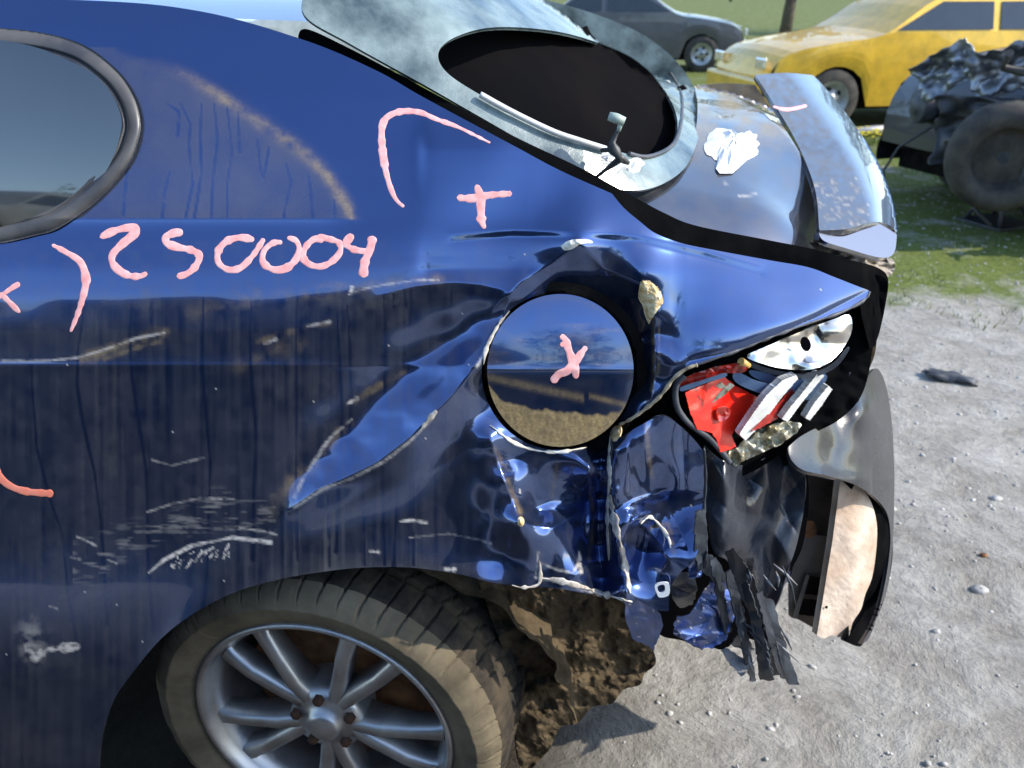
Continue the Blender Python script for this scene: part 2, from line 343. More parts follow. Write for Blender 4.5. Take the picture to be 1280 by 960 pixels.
# ---------------------------------------------------------------- ground
def ground_mat():
    m, t, out = mat_new('gravel_yard'); p = nd(t, 'ShaderNodeBsdfPrincipled'); p.inputs['Roughness'].default_value = .95; p.inputs['Specular IOR Level'].default_value = .15
    big = noise(t, .8, 6, .65, dist=.6); fine = noise(t, 26, 8, .75); mid = noise(t, 4.5, 7, .7, dist=.4)
    a = ramp(t, mid.outputs[0], [(.28, (.235, .21, .175)), (.5, (.34, .32, .28)), (.72, (.45, .43, .39))])
    f = ramp(t, fine.outputs[0], [(.3, g3(.72)), (.6, g3(1.08))])
    mu = nd(t, 'ShaderNodeMix', data_type='RGBA', blend_type='MULTIPLY'); mu.inputs['Factor'].default_value = 1
    t.links.new(a.outputs[0], mu.inputs['A']); t.links.new(f.outputs[0], mu.inputs['B'])
    # mossy patch behind the car
    tc = nd(t, 'ShaderNodeTexCoord'); sx = nd(t, 'ShaderNodeSeparateXYZ'); t.links.new(tc.outputs['Object'], sx.inputs[0])
    mr = nd(t, 'ShaderNodeMapRange'); mr.inputs['From Min'].default_value = 2.25; mr.inputs['From Max'].default_value = 3.3; t.links.new(sx.outputs[1], mr.inputs[0])
    ad = nd(t, 'ShaderNodeMath', operation='MULTIPLY_ADD'); ad.inputs[1].default_value = .55; ad.inputs[2].default_value = -.12; t.links.new(mr.outputs[0], ad.inputs[0])
    n2 = noise(t, 2.6, 8, .72); a2 = nd(t, 'ShaderNodeMath', operation='ADD'); t.links.new(ad.outputs[0], a2.inputs[0]); t.links.new(n2.outputs[0], a2.inputs[1])
    mk = ramp(t, a2.outputs[0], [(.72, g3(0)), (.92, g3(1))])
    gr = ramp(t, fine.outputs[0], [(.3, (.05, .075, .015)), (.65, (.17, .20, .05))])
    mx = nd(t, 'ShaderNodeMix', data_type='RGBA'); t.links.new(mk.outputs[0], mx.inputs['Factor']); t.links.new(mu.outputs['Result'], mx.inputs['A']); t.links.new(gr.outputs[0], mx.inputs['B'])
    # dark tone added on unseen ground by the car to darken its reflections
    def rng(src, a, b_, inv=False):
        q = nd(t, 'ShaderNodeMapRange', clamp=True); q.inputs['From Min'].default_value = a; q.inputs['From Max'].default_value = b_; q.interpolation_type = 'SMOOTHSTEP'; t.links.new(src, q.inputs[0]); return q.outputs[0]
    def mulv(a, b_):
        q = nd(t, 'ShaderNodeMath', operation='MULTIPLY'); t.links.new(a, q.inputs[0]); t.links.new(b_, q.inputs[1]); return q.outputs[0]
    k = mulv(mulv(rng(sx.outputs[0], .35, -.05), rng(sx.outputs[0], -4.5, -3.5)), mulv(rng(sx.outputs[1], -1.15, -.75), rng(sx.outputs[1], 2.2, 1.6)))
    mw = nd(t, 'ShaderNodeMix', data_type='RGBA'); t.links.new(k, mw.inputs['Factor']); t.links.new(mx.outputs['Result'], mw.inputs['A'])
    dark_strip = ramp(t, mid.outputs[0], [(.3, (.022, .018, .014)), (.7, (.06, .048, .034))]); t.links.new(dark_strip.outputs[0], mw.inputs['B'])
    t.links.new(mw.outputs['Result'], p.inputs['Base Color'])
    b = bump(t, fine.outputs[0], .7, .012); b2 = bump(t, mid.outputs[0], .6, .05, b.outputs[0]); t.links.new(b2.outputs[0], p.inputs['Normal'])
    t.links.new(p.outputs[0], out.inputs[0]); return m
M['ground'] = ground_mat()
gx = np.concatenate([[-600, -200, -60, -20], np.arange(-8, 9, .12), [20, 60, 200, 600]]); gy = np.concatenate([[-600, -200, -60, -20], np.arange(-8, 14, .12), [20, 60, 200, 600]])
GX, GY = np.meshgrid(gx, gy, indexing='ij')
near = np.exp(-((GX / 9) ** 2 + (GY / 12) ** 2) ** 2)
def ground_h(x, y): return (.018 * fbm(N1, x * .9, y * .9, 2) + .007 * fbm(N2, x * 4, y * 4, 2))
GZ = ground_h(GX, GY) * near
gi = np.arange(GX.size).reshape(GX.shape)
gf = np.stack([gi[:-1, :-1].ravel(), gi[1:, :-1].ravel(), gi[1:, 1:].ravel(), gi[:-1, 1:].ravel()], 1)
tag(obj('ground', np_mesh('ground', np.stack([GX, GY, GZ], -1).reshape(-1, 3), gf), M['ground']), kind='structure')
M['stone'] = simple('pebble', (.30, .285, .26), (.60, .58, .54), rough=.9, scale=9, bumpd=.004, bscale=80, stops=(.3, .7))
def pebbles(name, n, xr, yr, smin, smax, mat, seed, label=None, cond=None):
    r = np.random.RandomState(seed)
    ico = [(0, 0, 1)] + [(.89 * math.cos(a), .89 * math.sin(a), .45) for a in [k * 1.2566 for k in range(5)]] + [(.89 * math.cos(a), .89 * math.sin(a), -.45) for a in [k * 1.2566 + .628 for k in range(5)]] + [(0, 0, -1)]
    If = [(0, 1 + k, 1 + (k + 1) % 5) for k in range(5)] + [(1 + k, 6 + k, 1 + (k + 1) % 5) for k in range(5)] + [(6 + k, 6 + (k + 1) % 5, 1 + (k + 1) % 5) for k in range(5)] + [(11, 6 + (k + 1) % 5, 6 + k) for k in range(5)]
    ico = np.array(ico); x = r.uniform(*xr, n); y = yr[0] + (yr[1] - yr[0]) * r.rand(n) ** 1.3
    if cond is not None: k = cond(x, y); x, y = x[k], y[k]; n = len(x)
    s = smin * (smax / smin) ** (r.rand(n) ** 2.6); a = r.uniform(0, 6.28, n)
    sc = np.stack([s * r.uniform(.8, 1.5, n), s * r.uniform(.7, 1.1, n), s * r.uniform(.45, .8, n)], 1)
    V = ico[None] * (1 + r.uniform(-.18, .18, (n, 12, 1))) * sc[:, None]
    c, q = np.cos(a)[:, None], np.sin(a)[:, None]
    X = V[..., 0] * c - V[..., 1] * q + x[:, None]; Y = V[..., 0] * q + V[..., 1] * c + y[:, None]; Z = V[..., 2] + ground_h(x, y)[:, None] + (s * .05)[:, None]
    Fc = (np.array(If)[None] + 12 * np.arange(n)[:, None, None]).reshape(-1, 3)
    o = obj(name, np_mesh(name, np.stack([X, Y, Z], -1).reshape(-1, 3), Fc, smooth=True), mat)
    return tag(o, label, name.replace('_', ' '), kind='stuff')
pebbles('gravel', 18000, (.2, 4.5), (-.6, 6.5), .0015, .009, M['stone'], 5, 'loose pale grey gravel scattered over the yard ground')

# ---------------------------------------------------------------- wrecks standing in the yard
def car_paint(name, col, rough=.3, metal=.3):
    m, t, out = mat_new(name); p = nd(t, 'ShaderNodeBsdfPrincipled'); t.links.new(p.outputs[0], out.inputs[0])
    n = noise(t, 5, 7, .7); r = ramp(t, n.outputs[0], [(.3, tuple(c * .65 + .01 for c in col)), (.6, col)]); t.links.new(r.outputs[0], p.inputs['Base Color'])
    p.inputs['Metallic'].default_value = metal; p.inputs['Roughness'].default_value = rough; p.inputs['Coat Weight'].default_value = .6
    return m
M['glass'] = simple('dark_glass', (.012, .015, .018), (.02, .024, .026), rough=.04, scale=6, spec=.9)
M['wheel_metal'] = simple('wheel_metal', (.28, .28, .28), (.5, .5, .48), rough=.4, metallic=.6, scale=10)
M['tyre_plain'] = simple('old_tyre', (.02, .019, .018), (.07, .062, .05), rough=.85, scale=9, bumpd=.002)
def wreck_body(name, col, L=4.3, W=1.72, H=1.42, van=False, rough=.35):
    "a lofted car body with windows, lamps, bumpers, wheels; nose towards +X of its own frame"
    root = empty(name)
    mt = car_paint('paint_' + name, col, rough)
    if van: prof = [(-.5, .45), (-.5, .95), (-.49, 1.35), (-.46, 1.95), (-.2, 2.02), (.12, 2.0), (.24, 1.9), (.36, 1.35), (.46, 1.12), (.5, .95), (.5, .42)]
    else: prof = [(-.5, .42), (-.5, .75), (-.48, .93), (-.40, .97), (-.33, 1.0), (-.20, 1.36), (-.05, 1.42), (.06, 1.38), (.20, 1.02), (.30, .95), (.44, .84), (.49, .66), (.5, .4)]
    ks = H / (2.0 if van else 1.42)
    prof = [(x * L, z * ks if z > .6 else z) for x, z in smooth_poly([(a, b) for a, b in prof], closed=False, n=3)]
    belt = 1.0 * ks if not van else 1.2 * ks
    V = []; ny = 9
    for j in range(ny):
        s = -1 + 2 * j / (ny - 1)
        for (x, z) in prof:
            inset = .5 * W * (1 - (.13 * max(0, (z - belt)) / .4 if z > belt else 0)) * (1 - .10 * (abs(x) / (L / 2)) ** 4)
            crown = .035 * (1 - s * s) if z > .7 else 0
            V.append((x * (1 - .02 * s * s), s * inset, z + crown - .035))
    n = len(prof); Fc = []
    for j in range(ny - 1):
        for i in range(n - 1): Fc.append((j * n + i, j * n + i + 1, (j + 1) * n + i + 1, (j + 1) * n + i))
    # side walls with wheel arches
    wx = (-.31 * L, .315 * L)
    for sgn in (0, ny - 1):
        yv = V[sgn * n][1]; base = len(V); cols = 40
        for i in range(cols + 1):
            x = -L / 2 + L * i / cols; zt = np.interp(x, [p[0] for p in prof][0:], [p[1] for p in prof]) - .035
            zb = .24
            for q in wx:
                if abs(x - q) < .36: zb = max(zb, .30 + math.sqrt(.36 ** 2 - (x - q) ** 2) * .98)
            zm = min(belt, zt)
            for k in range(6):
                z = zb + (zm - zb) * k / 5; f = 1 - .10 * (abs(x) / (L / 2)) ** 4
                V.append((x * .985, (W / 2) * f * (1 + .018 * math.sin(k / 5 * math.pi)) * (1 if sgn else -1), z))
            f = (1 - .13 * max(0, zt - belt) / .4) * (1 - .10 * (abs(x) / (L / 2)) ** 4)
            V.append((x * .985, (W / 2) * f * (1 if sgn else -1), zt))
        for i in range(cols):
            for k in range(6):
                a = base + i * 7 + k; q = (a, a + 7, a + 8, a + 1); Fc.append(q if sgn == 0 else q[::-1])
    pydata('body', V, Fc, mt, root, smooth=False)
    under = box('underbody', -L * .46, L * .46, -W * .42, W * .42, .2, .5, M['dark'], root)
    # windows: glass sheets proud of the pillars
    zt = (H - .12); zb_ = belt + .02
    for sgn in (-1, 1):
        yb, ytp = sgn * (W / 2 + .006), sgn * (W / 2 * (1 - .13 * (zt - belt) / .4) + .008)
        if van: spans = [((.20, .33), (.20, .27))]
        else: spans = [((-.30, -.11), (-.19, -.11)), ((-.09, .17), (-.09, .05))]
        for (b0, b1), (t0, t1) in spans:
            pydata('window', [(b0 * L, yb, zb_), (b1 * L, yb, zb_), (t1 * L, ytp, zt), (t0 * L, ytp, zt)], [(0, 1, 2, 3)], M['glass'], root)
    # wheels
    for q in wx:
        for sgn in (-1, 1):
            tyre = lathe('wheel', [(.19, -.09), (.29, -.10), (.31, -.07), (.315, 0), (.31, .07), (.29, .10), (.19, .09)], M['tyre_plain'], root, seg=28)
            tyre.location = (q, sgn * (W / 2 - .11), .315)
            rim = lathe('rim', [(.02, -.07), (.05, -.075), (.06, -.05), (.14, -.045), (.17, -.085), (.195, -.09)], M['wheel_metal'], tyre, seg=24); rim.scale = (1, -sgn * 1 if sgn > 0 else 1, 1)
            for k in range(5):
                a = k * 1.2566; ca, sa = math.cos(a), math.sin(a)
                hb = lathe('rim_hole', [(.0, -.004), (.022, -.004), (.024, .004)], M['dark'], tyre, seg=10); hb.location = (.105 * ca, -.052 * (1 if sgn < 0 else -1), .105 * sa)
    for x, nm, mm in ((L * .497, 'headlight', M['chrome']), (-L * .502, 'tail_lamp', None)):
        for sgn in (-1, 1):
            box(nm, x - .02, x + .012, sgn * W * .36 - .13, sgn * W * .36 + .13, .62 * ks, .74 * ks, mm or M['lens_plain'], root, bevel=.02)
    box('bumper', L * .495, L * .52, -W * .44, W * .44, .32, .52, mt, root, bevel=.03)
    box('bumper', -L * .52, -L * .495, -W * .44, W * .44, .34, .55, mt, root, bevel=.03)
    return root
M['lens_plain'] = simple('lamp_red', (.35, .01, .01), (.5, .02, .02), rough=.15, scale=10)

# ================================================================ THE DAMAGED CAR
car = empty('damaged_car', (0, 0, 0), 0, 'dark blue coupe with crushed rear quarter panel, open bumper and pink number 250004', 'car')
# base side profile of the body: depth in mm against v
_pv = np.array([-400, -20, 30, 120, 200, 272, 300, 335, 370, 410, 455, 470, 560, 640, 730, 840, 960, 1300.])
_pd = np.array([330, 225, 192, 142, 102, 71, 57, 41, 29, 19, 12, 9, -3, -14, -26, -34, -30, 60.])
_t = np.arange(-400, 1300, 2.); _b = np.interp(_t, _pv, _pd)
_k = np.exp(-(np.arange(-24, 25, 2.) / 9) ** 2); _k /= _k.sum(); _bs = np.convolve(np.pad(_b, 12, mode='edge'), _k, 'valid')
def base_mm(u, v):
    b = np.interp(v, _t, _bs)
    # sharp character line at v = 458 and belt line at v = 273
    b = b - 2.2 * np.exp(-np.abs(v - 457) / 10) - 3.0 * np.exp(-np.abs(v - 273) / 9) * np.clip((460 - u) / 60, 0, 1)
    b = b + .00050 * np.clip(u - 620, 0, None) ** 2 + .000008 * np.clip(200 - u, 0, None) ** 2
    # flare of the wheel arch
    r = np.hypot(u - 470, (v - 1010) * 1.0); b = b - 9 * np.exp(-((r - 300) / 34) ** 2) * (v > 600) * np.clip((u - 100) / 60, 0, 1)
    return b
CT = []   # (u, v, offset mm) control points of the damage; + is pushed in
def cpts(o, *pts):
    for p in pts: CT.append((p[0], p[1], o if len(p) < 3 else p[2]))
# undamaged metal
for uu_ in (-520, -300, -100, 40, 140, 240):
    for vv_ in (-40, 120, 270, 400, 520, 640, 760, 900): cpts(0, (uu_, vv_))
cpts(0, (330, 120), (330, 260), (330, 380), (330, 480), (430, 120), (430, 240), (430, 320), (330, -40), (520, -40), (650, 60), (520, 130), (640, 190), (760, 240))
cpts(0, (280, 560), (300, 620), (300, 680), (360, 700), (430, 690), (500, 700), (560, 705), (620, 720), (340, 560, 3))
# ridge that ends the door skin, valley and ledge of the long dent
cpts(0, (560, 390, 13), (500, 410, 14), (450, 440, 10), (400, 500, 7), (462, 462, 16), (610, 378, 10))
cpts(8, (600, 520, 12), (570, 560, 10), (540, 600, 6), (600, 640, 10), (480, 640, 3), (630, 690, 6), (560, 660, 6))
# shoulder above the fuel door
cpts(0, (530, 200, 0), (540, 280, -6), (545, 330, -3), (600, 285, 2), (660, 270, 2), (700, 250, 0), (600, 240, 0), (640, 322, 4), (680, 318, 0), (724, 304, -16), (760, 322, 0), (800, 345, -4))
cpts(0, (655, 352, 6), (690, 350, 22), (740, 345, 20), (640, 385, 20), (700, 362, 36), (760, 362, 34), (790, 385, 40))
cpts(0, (606, 470, 16), (612, 520, 16), (640, 556, 18), (700, 572, 20), (770, 530, 44), (800, 470, 50), (798, 420, 46))
cpts(0, (818, 392, 4), (818, 440, 6), (816, 490, 14), (838, 425, 2), (850, 380, 2), (880, 340, 3), (880, 390, -4), (900, 428, -18), (960, 402, -16), (920, 405, -10), (960, 360, 2), (1020, 383, -10), (1060, 370, -4), (1000, 345, 2), (900, 310, 3), (960, 325, 3), (850, 300, 2), (846, 452, -8), (1000, 370, -3))
# crumple under the fuel door
cpts(0, (612, 545, 2), (630, 600, 0), (651, 652, -16), (640, 570, 24), (680, 600, 32), (668, 640, 24), (690, 662, 4), (712, 650, 30), (730, 600, 34), (724, 570, 14), (712, 690, 8), (680, 712, 0), (730, 720, 6))
cpts(0, (738, 590, 10), (752, 560, 62), (750, 620, 66), (748, 680, 58), (750, 725, 44), (764, 560, 26), (766, 620, 14), (770, 680, 8), (776, 735, 6))
cpts(0, (790, 540, 8), (800, 590, 24), (830, 560, 16), (850, 600, 22), (870, 560, 28), (780, 630, 14), (815, 618, 40), (850, 628, 44), (876, 622, 40), (878, 660, 12), (860, 700, -8), (840, 722, -2), (800, 660, 34), (805, 690, 44), (800, 722, 18), (828, 690, 10), (790, 655, 2))
def dense(line):
    q = smooth_poly([l[:2] for l in line], closed=False, n=3); o = np.interp(np.linspace(0, 1, len(q)), np.linspace(0, 1, len(line)), [l[2] for l in line]); return [(a, b, c) for (a, b), c in zip(q, o)]
CT += dense([(640, 374, 10), (604, 398, 19), (566, 428, 25), (524, 458, 26), (484, 490, 23), (444, 528, 18), (404, 568, 12), (366, 606, 5)])
CT += dense([(613, 432, 2), (598, 456, -5), (560, 500, -12), (545, 514, -14), (512, 548, -13), (472, 578, -11), (430, 598, -8), (396, 612, -6), (362, 636, -2)])
CT += dense([(470, 368, 2), (520, 357, 2), (560, 352, 2), (600, 354, 3), (638, 362, 6)])
_CT = np.array(CT); _c = 12.0
_A = np.sqrt((_CT[:, None, 0] - _CT[None, :, 0]) ** 2 + (_CT[:, None, 1] - _CT[None, :, 1]) ** 2 + _c * _c)
_W = np.linalg.solve(_A + np.eye(len(_CT)) * .02, _CT[:, 2])
def rbf(u, v):
    r = np.zeros(np.shape(u))
    for (a, b, _), w_ in zip(_CT, _W): r = r + w_ * np.sqrt((u - a) ** 2 + (v - b) ** 2 + _c * _c)
    return r
L_ledge = [(638, 374), (613, 432), (598, 456), (560, 500), (545, 514), (512, 548), (472, 578), (430, 598), (396, 612), (362, 638)]
L_ridge = [(470, 372), (530, 356), (565, 351), (600, 354), (638, 364)]
L_band = [(640, 372), (570, 428), (500, 484), (436, 540), (380, 590), (352, 622)]
L_groove = [(566, 302), (640, 296), (720, 297), (800, 303), (880, 322), (950, 342)]
L_peak1 = [(724, 303), (690, 330), (650, 352), (612, 392)]; L_peak2 = [(724, 303), (755, 335), (800, 356), (812, 372)]
L_vert = [(817, 385), (819, 440), (815, 500)]
L_step = [(522, 190), (527, 276), (528, 330), (545, 352)]
L_wing = [(830, 476), (862, 452), (930, 436), (1020, 398), (1086, 364)]
def crease(u, v, line, amp, wd):
    m = 4 * wd + 12; us = [p[0] for p in line]; vs = [p[1] for p in line]
    k = (u > min(us) - m) & (u < max(us) + m) & (v > min(vs) - m) & (v < max(vs) + m)
    r = np.zeros(np.shape(u))
    if np.any(k):
        d, par, _, _, _ = segdist(u[k], v[k], line)
        r[k] = amp * np.exp(-np.sqrt(d * d + 1.2) / wd) * np.sin(np.clip(par * .94 + .03, 0, 1) * math.pi) ** .35
    return r
def panel_mm(u, v):
    u = np.atleast_1d(np.asarray(u, float)); v = np.atleast_1d(np.asarray(v, float))
    R = rbf(u, v)
    def blur(a, s):
        k_ = np.exp(-(np.arange(-3 * s, 3 * s + 1) / s) ** 2 / 2); k_ /= k_.sum(); m_ = 3 * s
        a = np.apply_along_axis(lambda z: np.convolve(np.pad(z, m_, mode='edge'), k_, 'valid'), 0, a); return np.apply_along_axis(lambda z: np.convolve(np.pad(z, m_, mode='edge'), k_, 'valid'), 1, a)
    Rb = blur(R, 9); wm = np.clip((u - 838) / 20, 0, 1) * np.clip((452 - v) / 20, 0, 1); wm = np.maximum(wm, np.clip((598 - u) / 20, 0, 1) * np.clip((u - 300) / 40, 0, 1) * np.clip((v - 560 - (545 - u) * .62) / 25, 0, 1)); wm = np.maximum(wm, np.clip((340 - v) / 20, 0, 1) * np.clip((680 - u) / 20, 0, 1))
    b = base_mm(u, v) + R * (1 - wm) + Rb * wm
    dbn = segdist(u, v, [(628, 400), (585, 440), (540, 484), (500, 520), (450, 556), (400, 590)])[0]; b = b + 2.2 * fbm(N2, u / 44, v / 34, 2) * np.exp(-(dbn / 26) ** 2)
    b = b + crease(u, v, L_ledge, -9, 8) + crease(u, v, L_ridge, -4, 10) + crease(u, v, L_peak1, -6, 8) + crease(u, v, L_peak2, -6, 8)
    b = b + crease(u, v, L_vert, -8, 5) + crease(u, v, L_groove, 2.0, 6) + crease(u, v, [(p[0], p[1] - 9) for p in L_groove], -2.5, 6) + crease(u, v, L_wing, 5, 5)
    b = b + crease(u, v, [(612, 545), (630, 600), (651, 652)], -6, 5) + crease(u, v, [(651, 652), (690, 660), (722, 640), (735, 590)], -5, 5) + crease(u, v, [(736, 566), (738, 640), (736, 725)], -9, 5) + crease(u, v, [(754, 540), (750, 600), (749, 680), (752, 742)], 26, 9) + crease(u, v, [(768, 545), (766, 620), (774, 690), (784, 745)], -9, 5)
    b = b + crease(u, v, [(780, 640), (795, 645), (815, 668), (838, 702)], -8, 5) + crease(u, v, [(782, 632), (830, 614), (878, 612)], -8, 6) + crease(u, v, [(840, 640), (862, 690)], 4, 8) + crease(u, v, [(806, 520), (806, 600)], -5, 7) + crease(u, v, [(852, 520), (856, 620)], 6, 8)
    cm = np.exp(-(np.clip(606 - u, 0, None) / 38) ** 2) * np.clip((v - 535) / 25, 0, 1) * np.clip((905 - u) / 20, 0, 1) * np.clip((780 - v) / 40, 0, 1)
    n = fbm(N1, u / 60, v / 90, 2); rg = 1 - np.abs(fbm(N2, u / 55 + 9, v / 95, 1))
    b = b + cm * np.where(u > 785, .45, 1) * (2.0 * n + folds(u, v * .25, 2, 62, 6.0, 4) - 8)
    sg = 1 / (1 + np.exp(-(u - 527) / 5)); wn = np.exp(-(np.clip(190 - v, 0, None) / 30) ** 2) * np.exp(-(np.clip(v - 335, 0, None) / 14) ** 2)
    b = b + wn * sg * np.exp(-(np.clip(u - 600, 0, None) / 70) ** 2) * ((v - 262) * .14 - 3)
    b = b + .5 * fbm(N3, u / 90, v / 90, 2)
    return b
_gu = np.arange(-560, 1124, 2.0); _gv = np.arange(-60, 1000, 2.0)
_PG = panel_mm(*np.meshgrid(_gu, _gv, indexing='ij'))
def panelY(u, v):
    "panel depth in metres, bicubic-smooth lookup of the tabulated field"
    u = np.asarray(u, float); v = np.asarray(v, float)
    x = np.clip((u - _gu[0]) / 2, 1.001, len(_gu) - 3.001); y = np.clip((v - _gv[0]) / 2, 1.001, len(_gv) - 3.001)
    xi = np.floor(x).astype(int); yi = np.floor(y).astype(int); fx = x - xi; fy = y - yi
    def wts(f): return ((1 - f) ** 3 / 6, (3 * f ** 3 - 6 * f ** 2 + 4) / 6, (-3 * f ** 3 + 3 * f ** 2 + 3 * f + 1) / 6, f ** 3 / 6)
    wx, wy = wts(fx), wts(fy); r = 0
    for a in range(4):
        for b in range(4): r = r + wx[a] * wy[b] * _PG[xi + a - 1, yi + b - 1]
    return r * .001
# outlines
win_out = smooth_poly([(-560, 316), (-300, 316), (-60, 312), (0, 303), (40, 294), (72, 284), (120, 250), (158, 208), (172, 178), (176, 152), (166, 118), (140, 84), (90, 52), (0, 36), (-200, 28), (-560, 26)])
win_out = [p for p in win_out]
top_edge = [(-560, -6, 1), (-200, -4), (100, 0), (250, 14), (380, 50), (470, 88), (530, 122), (640, 181), (700, 213), (765, 242, 1), (780, 260), (800, 277), (820, 292), (852, 304), (890, 312), (960, 325), (1010, 334), (1042, 346), (1070, 357), (1086, 363, 1)]
low_edge = [(1080, 374), (1050, 390), (1005, 405), (962, 421), (925, 436), (885, 452), (858, 460), (842, 472), (828, 492), (812, 506), (790, 522), (774, 530), (766, 540), (774, 548, 1), (800, 532), (830, 520), (858, 540), (880, 566), (884, 590, 1), (880, 610), (879, 640), (876, 672), (868, 700), (850, 716), (838, 736), (836, 764, 1), (818, 762), (796, 750), (780, 752, 1), (764, 745), (735, 742), (700, 736), (668, 733), (620, 729), (575, 718), (520, 710), (470, 709), (425, 712), (360, 722), (300, 738), (250, 762), (205, 795), (168, 838), (140, 880), (126, 930), (122, 985, 1), (-560, 985, 1)]
panel_poly = smooth_poly(top_edge + low_edge)
FD = (698.5, 463.5)
def circ(cx, cy, rx, ry, n=96, tilt=0): return [(cx + rx * math.cos(a) * math.cos(tilt) - ry * math.sin(a) * math.sin(tilt), cy + rx * math.cos(a) * math.sin(tilt) + ry * math.sin(a) * math.cos(tilt)) for a in [2 * math.pi * k / n for k in range(n)]]
fd_hole = circ(698.5, 464, 96.5, 98.5)
# ---- stains, streaks, scratches and painted highlights on the panel
STREAKS = [(37, 437, 470, 52, 840, .5), (107, 372, 700, 130, 2, 1)]
def line_mask(u, v, pts, w0, soft=1.2):
    us = [p[0] for p in pts]; vs = [p[1] for p in pts]; k = (u > min(us) - 14) & (u < max(us) + 14) & (v > min(vs) - 14) & (v < max(vs) + 14)
    r = np.zeros(u.shape)
    if k.any():
        d, par, _, _, _ = segdist(u[k], v[k], pts); ww = w0 * (.75 + .5 * N1(par * 9, par * 0 + w0)); r[k] = np.clip((ww - d) / soft + .5, 0, 1)
    return r
streak_lines = [
 ([(38, 438), (40, 480), (46, 560), (62, 622), (78, 668), (85, 740), (98, 812)], 2.2), ([(107, 378), (97, 440), (96, 480), (104, 530), (118, 590), (126, 650), (131, 720), (134, 780)], 2.9),
 ([(165, 375), (162, 420), (165, 470), (174, 530), (183, 590), (184, 640), (186, 715), (192, 790)], 3.0), ([(189, 375), (189, 404)], 1.8), ([(255, 355), (253, 420), (252, 455), (258, 520), (263, 580), (261, 640), (258, 720), (254, 760)], 3.0),
 ([(315, 370), (312, 420), (314, 470), (320, 540), (318, 600), (316, 700)], 2.6), ([(372, 350), (370, 420), (371, 500), (370, 600), (372, 700)], 2.0), ([(421, 384), (424, 440), (428, 520), (424, 600), (420, 690)], 2.6), ([(434, 382), (437, 430), (440, 500), (432, 590)], 1.9),
 ([(480, 365), (482, 430), (481, 520), (478, 600), (481, 706)], 2.4), ([(492, 368), (493, 386)], 1.5), ([(505, 362), (508, 384)], 1.8), ([(514, 362), (512, 420), (510, 480)], 2.0), ([(565, 358), (562, 420), (560, 436)], 2.0), ([(592, 358), (592, 415)], 2), ([(604, 360), (603, 404)], 1.6), ([(626, 362), (624, 390)], 1.8),
 ([(454, 600), (456, 706)], 2.2), ([(516, 560), (517, 706)], 2.4), ([(497, 600), (492, 708)], 2.6), ([(540, 520), (538, 600)], 1.4), ([(410, 620), (412, 708)], 2),
 ([(160, 205), (156, 240), (154, 268)], 2.2), ([(212, 215), (206, 240), (203, 272)], 2), ([(226, 130), (238, 155), (236, 180), (241, 230), (232, 272)], 2), ([(252, 130), (250, 170), (252, 215), (243, 272)], 2.2), ([(268, 130), (272, 175), (266, 225), (264, 273)], 2.0), ([(284, 135), (290, 190), (284, 230), (284, 274)], 1.7), ([(297, 140), (300, 190)], 2),
 ([(322, 175), (326, 215), (330, 222), (336, 185)], 1.8), ([(358, 205), (364, 228), (356, 262), (354, 280)], 1.9), ([(386, 220), (389, 245), (391, 280)], 2.2), ([(418, 250), (419, 280)], 2), ([(210, 130), (224, 140), (222, 170)], 2.2), ([(903, 400), (905, 420)], 1), ([(926, 395), (924, 424)], 1), ([(937, 398), (935, 420)], 1), ([(949, 392), (951, 415)], 1), ([(982, 380), (984, 404)], 1), ([(995, 376), (993, 400)], 1), ([(960, 390), (958, 410)], .8)]
scratch_glint_lines = [([(540, 524), (512, 552), (480, 577), (440, 598), (402, 612), (368, 634)], 1.7, .6), ([(440, 524), (412, 548), (392, 578), (378, 600), (368, 622)], 2.2, .45), ([(612, 430), (602, 448), (596, 458)], 1.6, .7), ([(0, 451), (60, 451), (98, 447), (140, 434), (170, 423), (205, 416)], 1.5, .55), ([(436, 368), (450, 362), (480, 356), (522, 350), (548, 350)], 1.3, .45), ([(438, 366), (440, 360)], 2.5, .8), ([(330, 430), (345, 424)], 2, .4), ([(384, 408), (412, 402)], 1.8, .4), ([(434, 505), (446, 498)], 2, .6), ([(186, 716), (205, 700), (240, 682), (290, 672), (338, 678)], 2.2, .9), ([(184, 640), (215, 630), (250, 623), (292, 624)], 1.3, .5), ([(96, 671), (108, 676), (120, 682)], 1.4, .6), ([(300, 660), (330, 664), (345, 668)], 1.5, .5), ([(200, 660), (240, 660), (300, 662)], 1, .25),  # strokes on ledge, creases and mid-side paint warm highlights; the others are scratches
 ([(40, 822), (60, 812), (95, 808)], 6, .75), ([(34, 808), (44, 820)], 7, .5), ([(190, 575), (215, 582), (255, 572)], 1.2, .35), ([(500, 652), (515, 650), (532, 653)], 1.7, .85), ([(462, 689), (474, 690)], 1.5, .7), ([(555, 711), (568, 712)], 2, .9), ([(512, 672), (560, 667), (606, 676)], .8, .35), ([(604, 678), (613, 679)], 1.4, .7),
 ([(135, 700), (146, 704)], 1.5, .4), ([(62, 758), (72, 761)], 1.2, .4), ([(88, 697), (100, 699)], 1.5, .3), ([(110, 706), (132, 710)], 1.2, .3), ([(673, 690), (670, 722), (700, 728), (748, 742)], 1.6, .6), ([(676, 704), (696, 712), (716, 716), (724, 704)], 1.6, .55), ([(724, 690), (726, 715)], 2, .6), ([(650, 616), (650, 612)], 1, .6)]
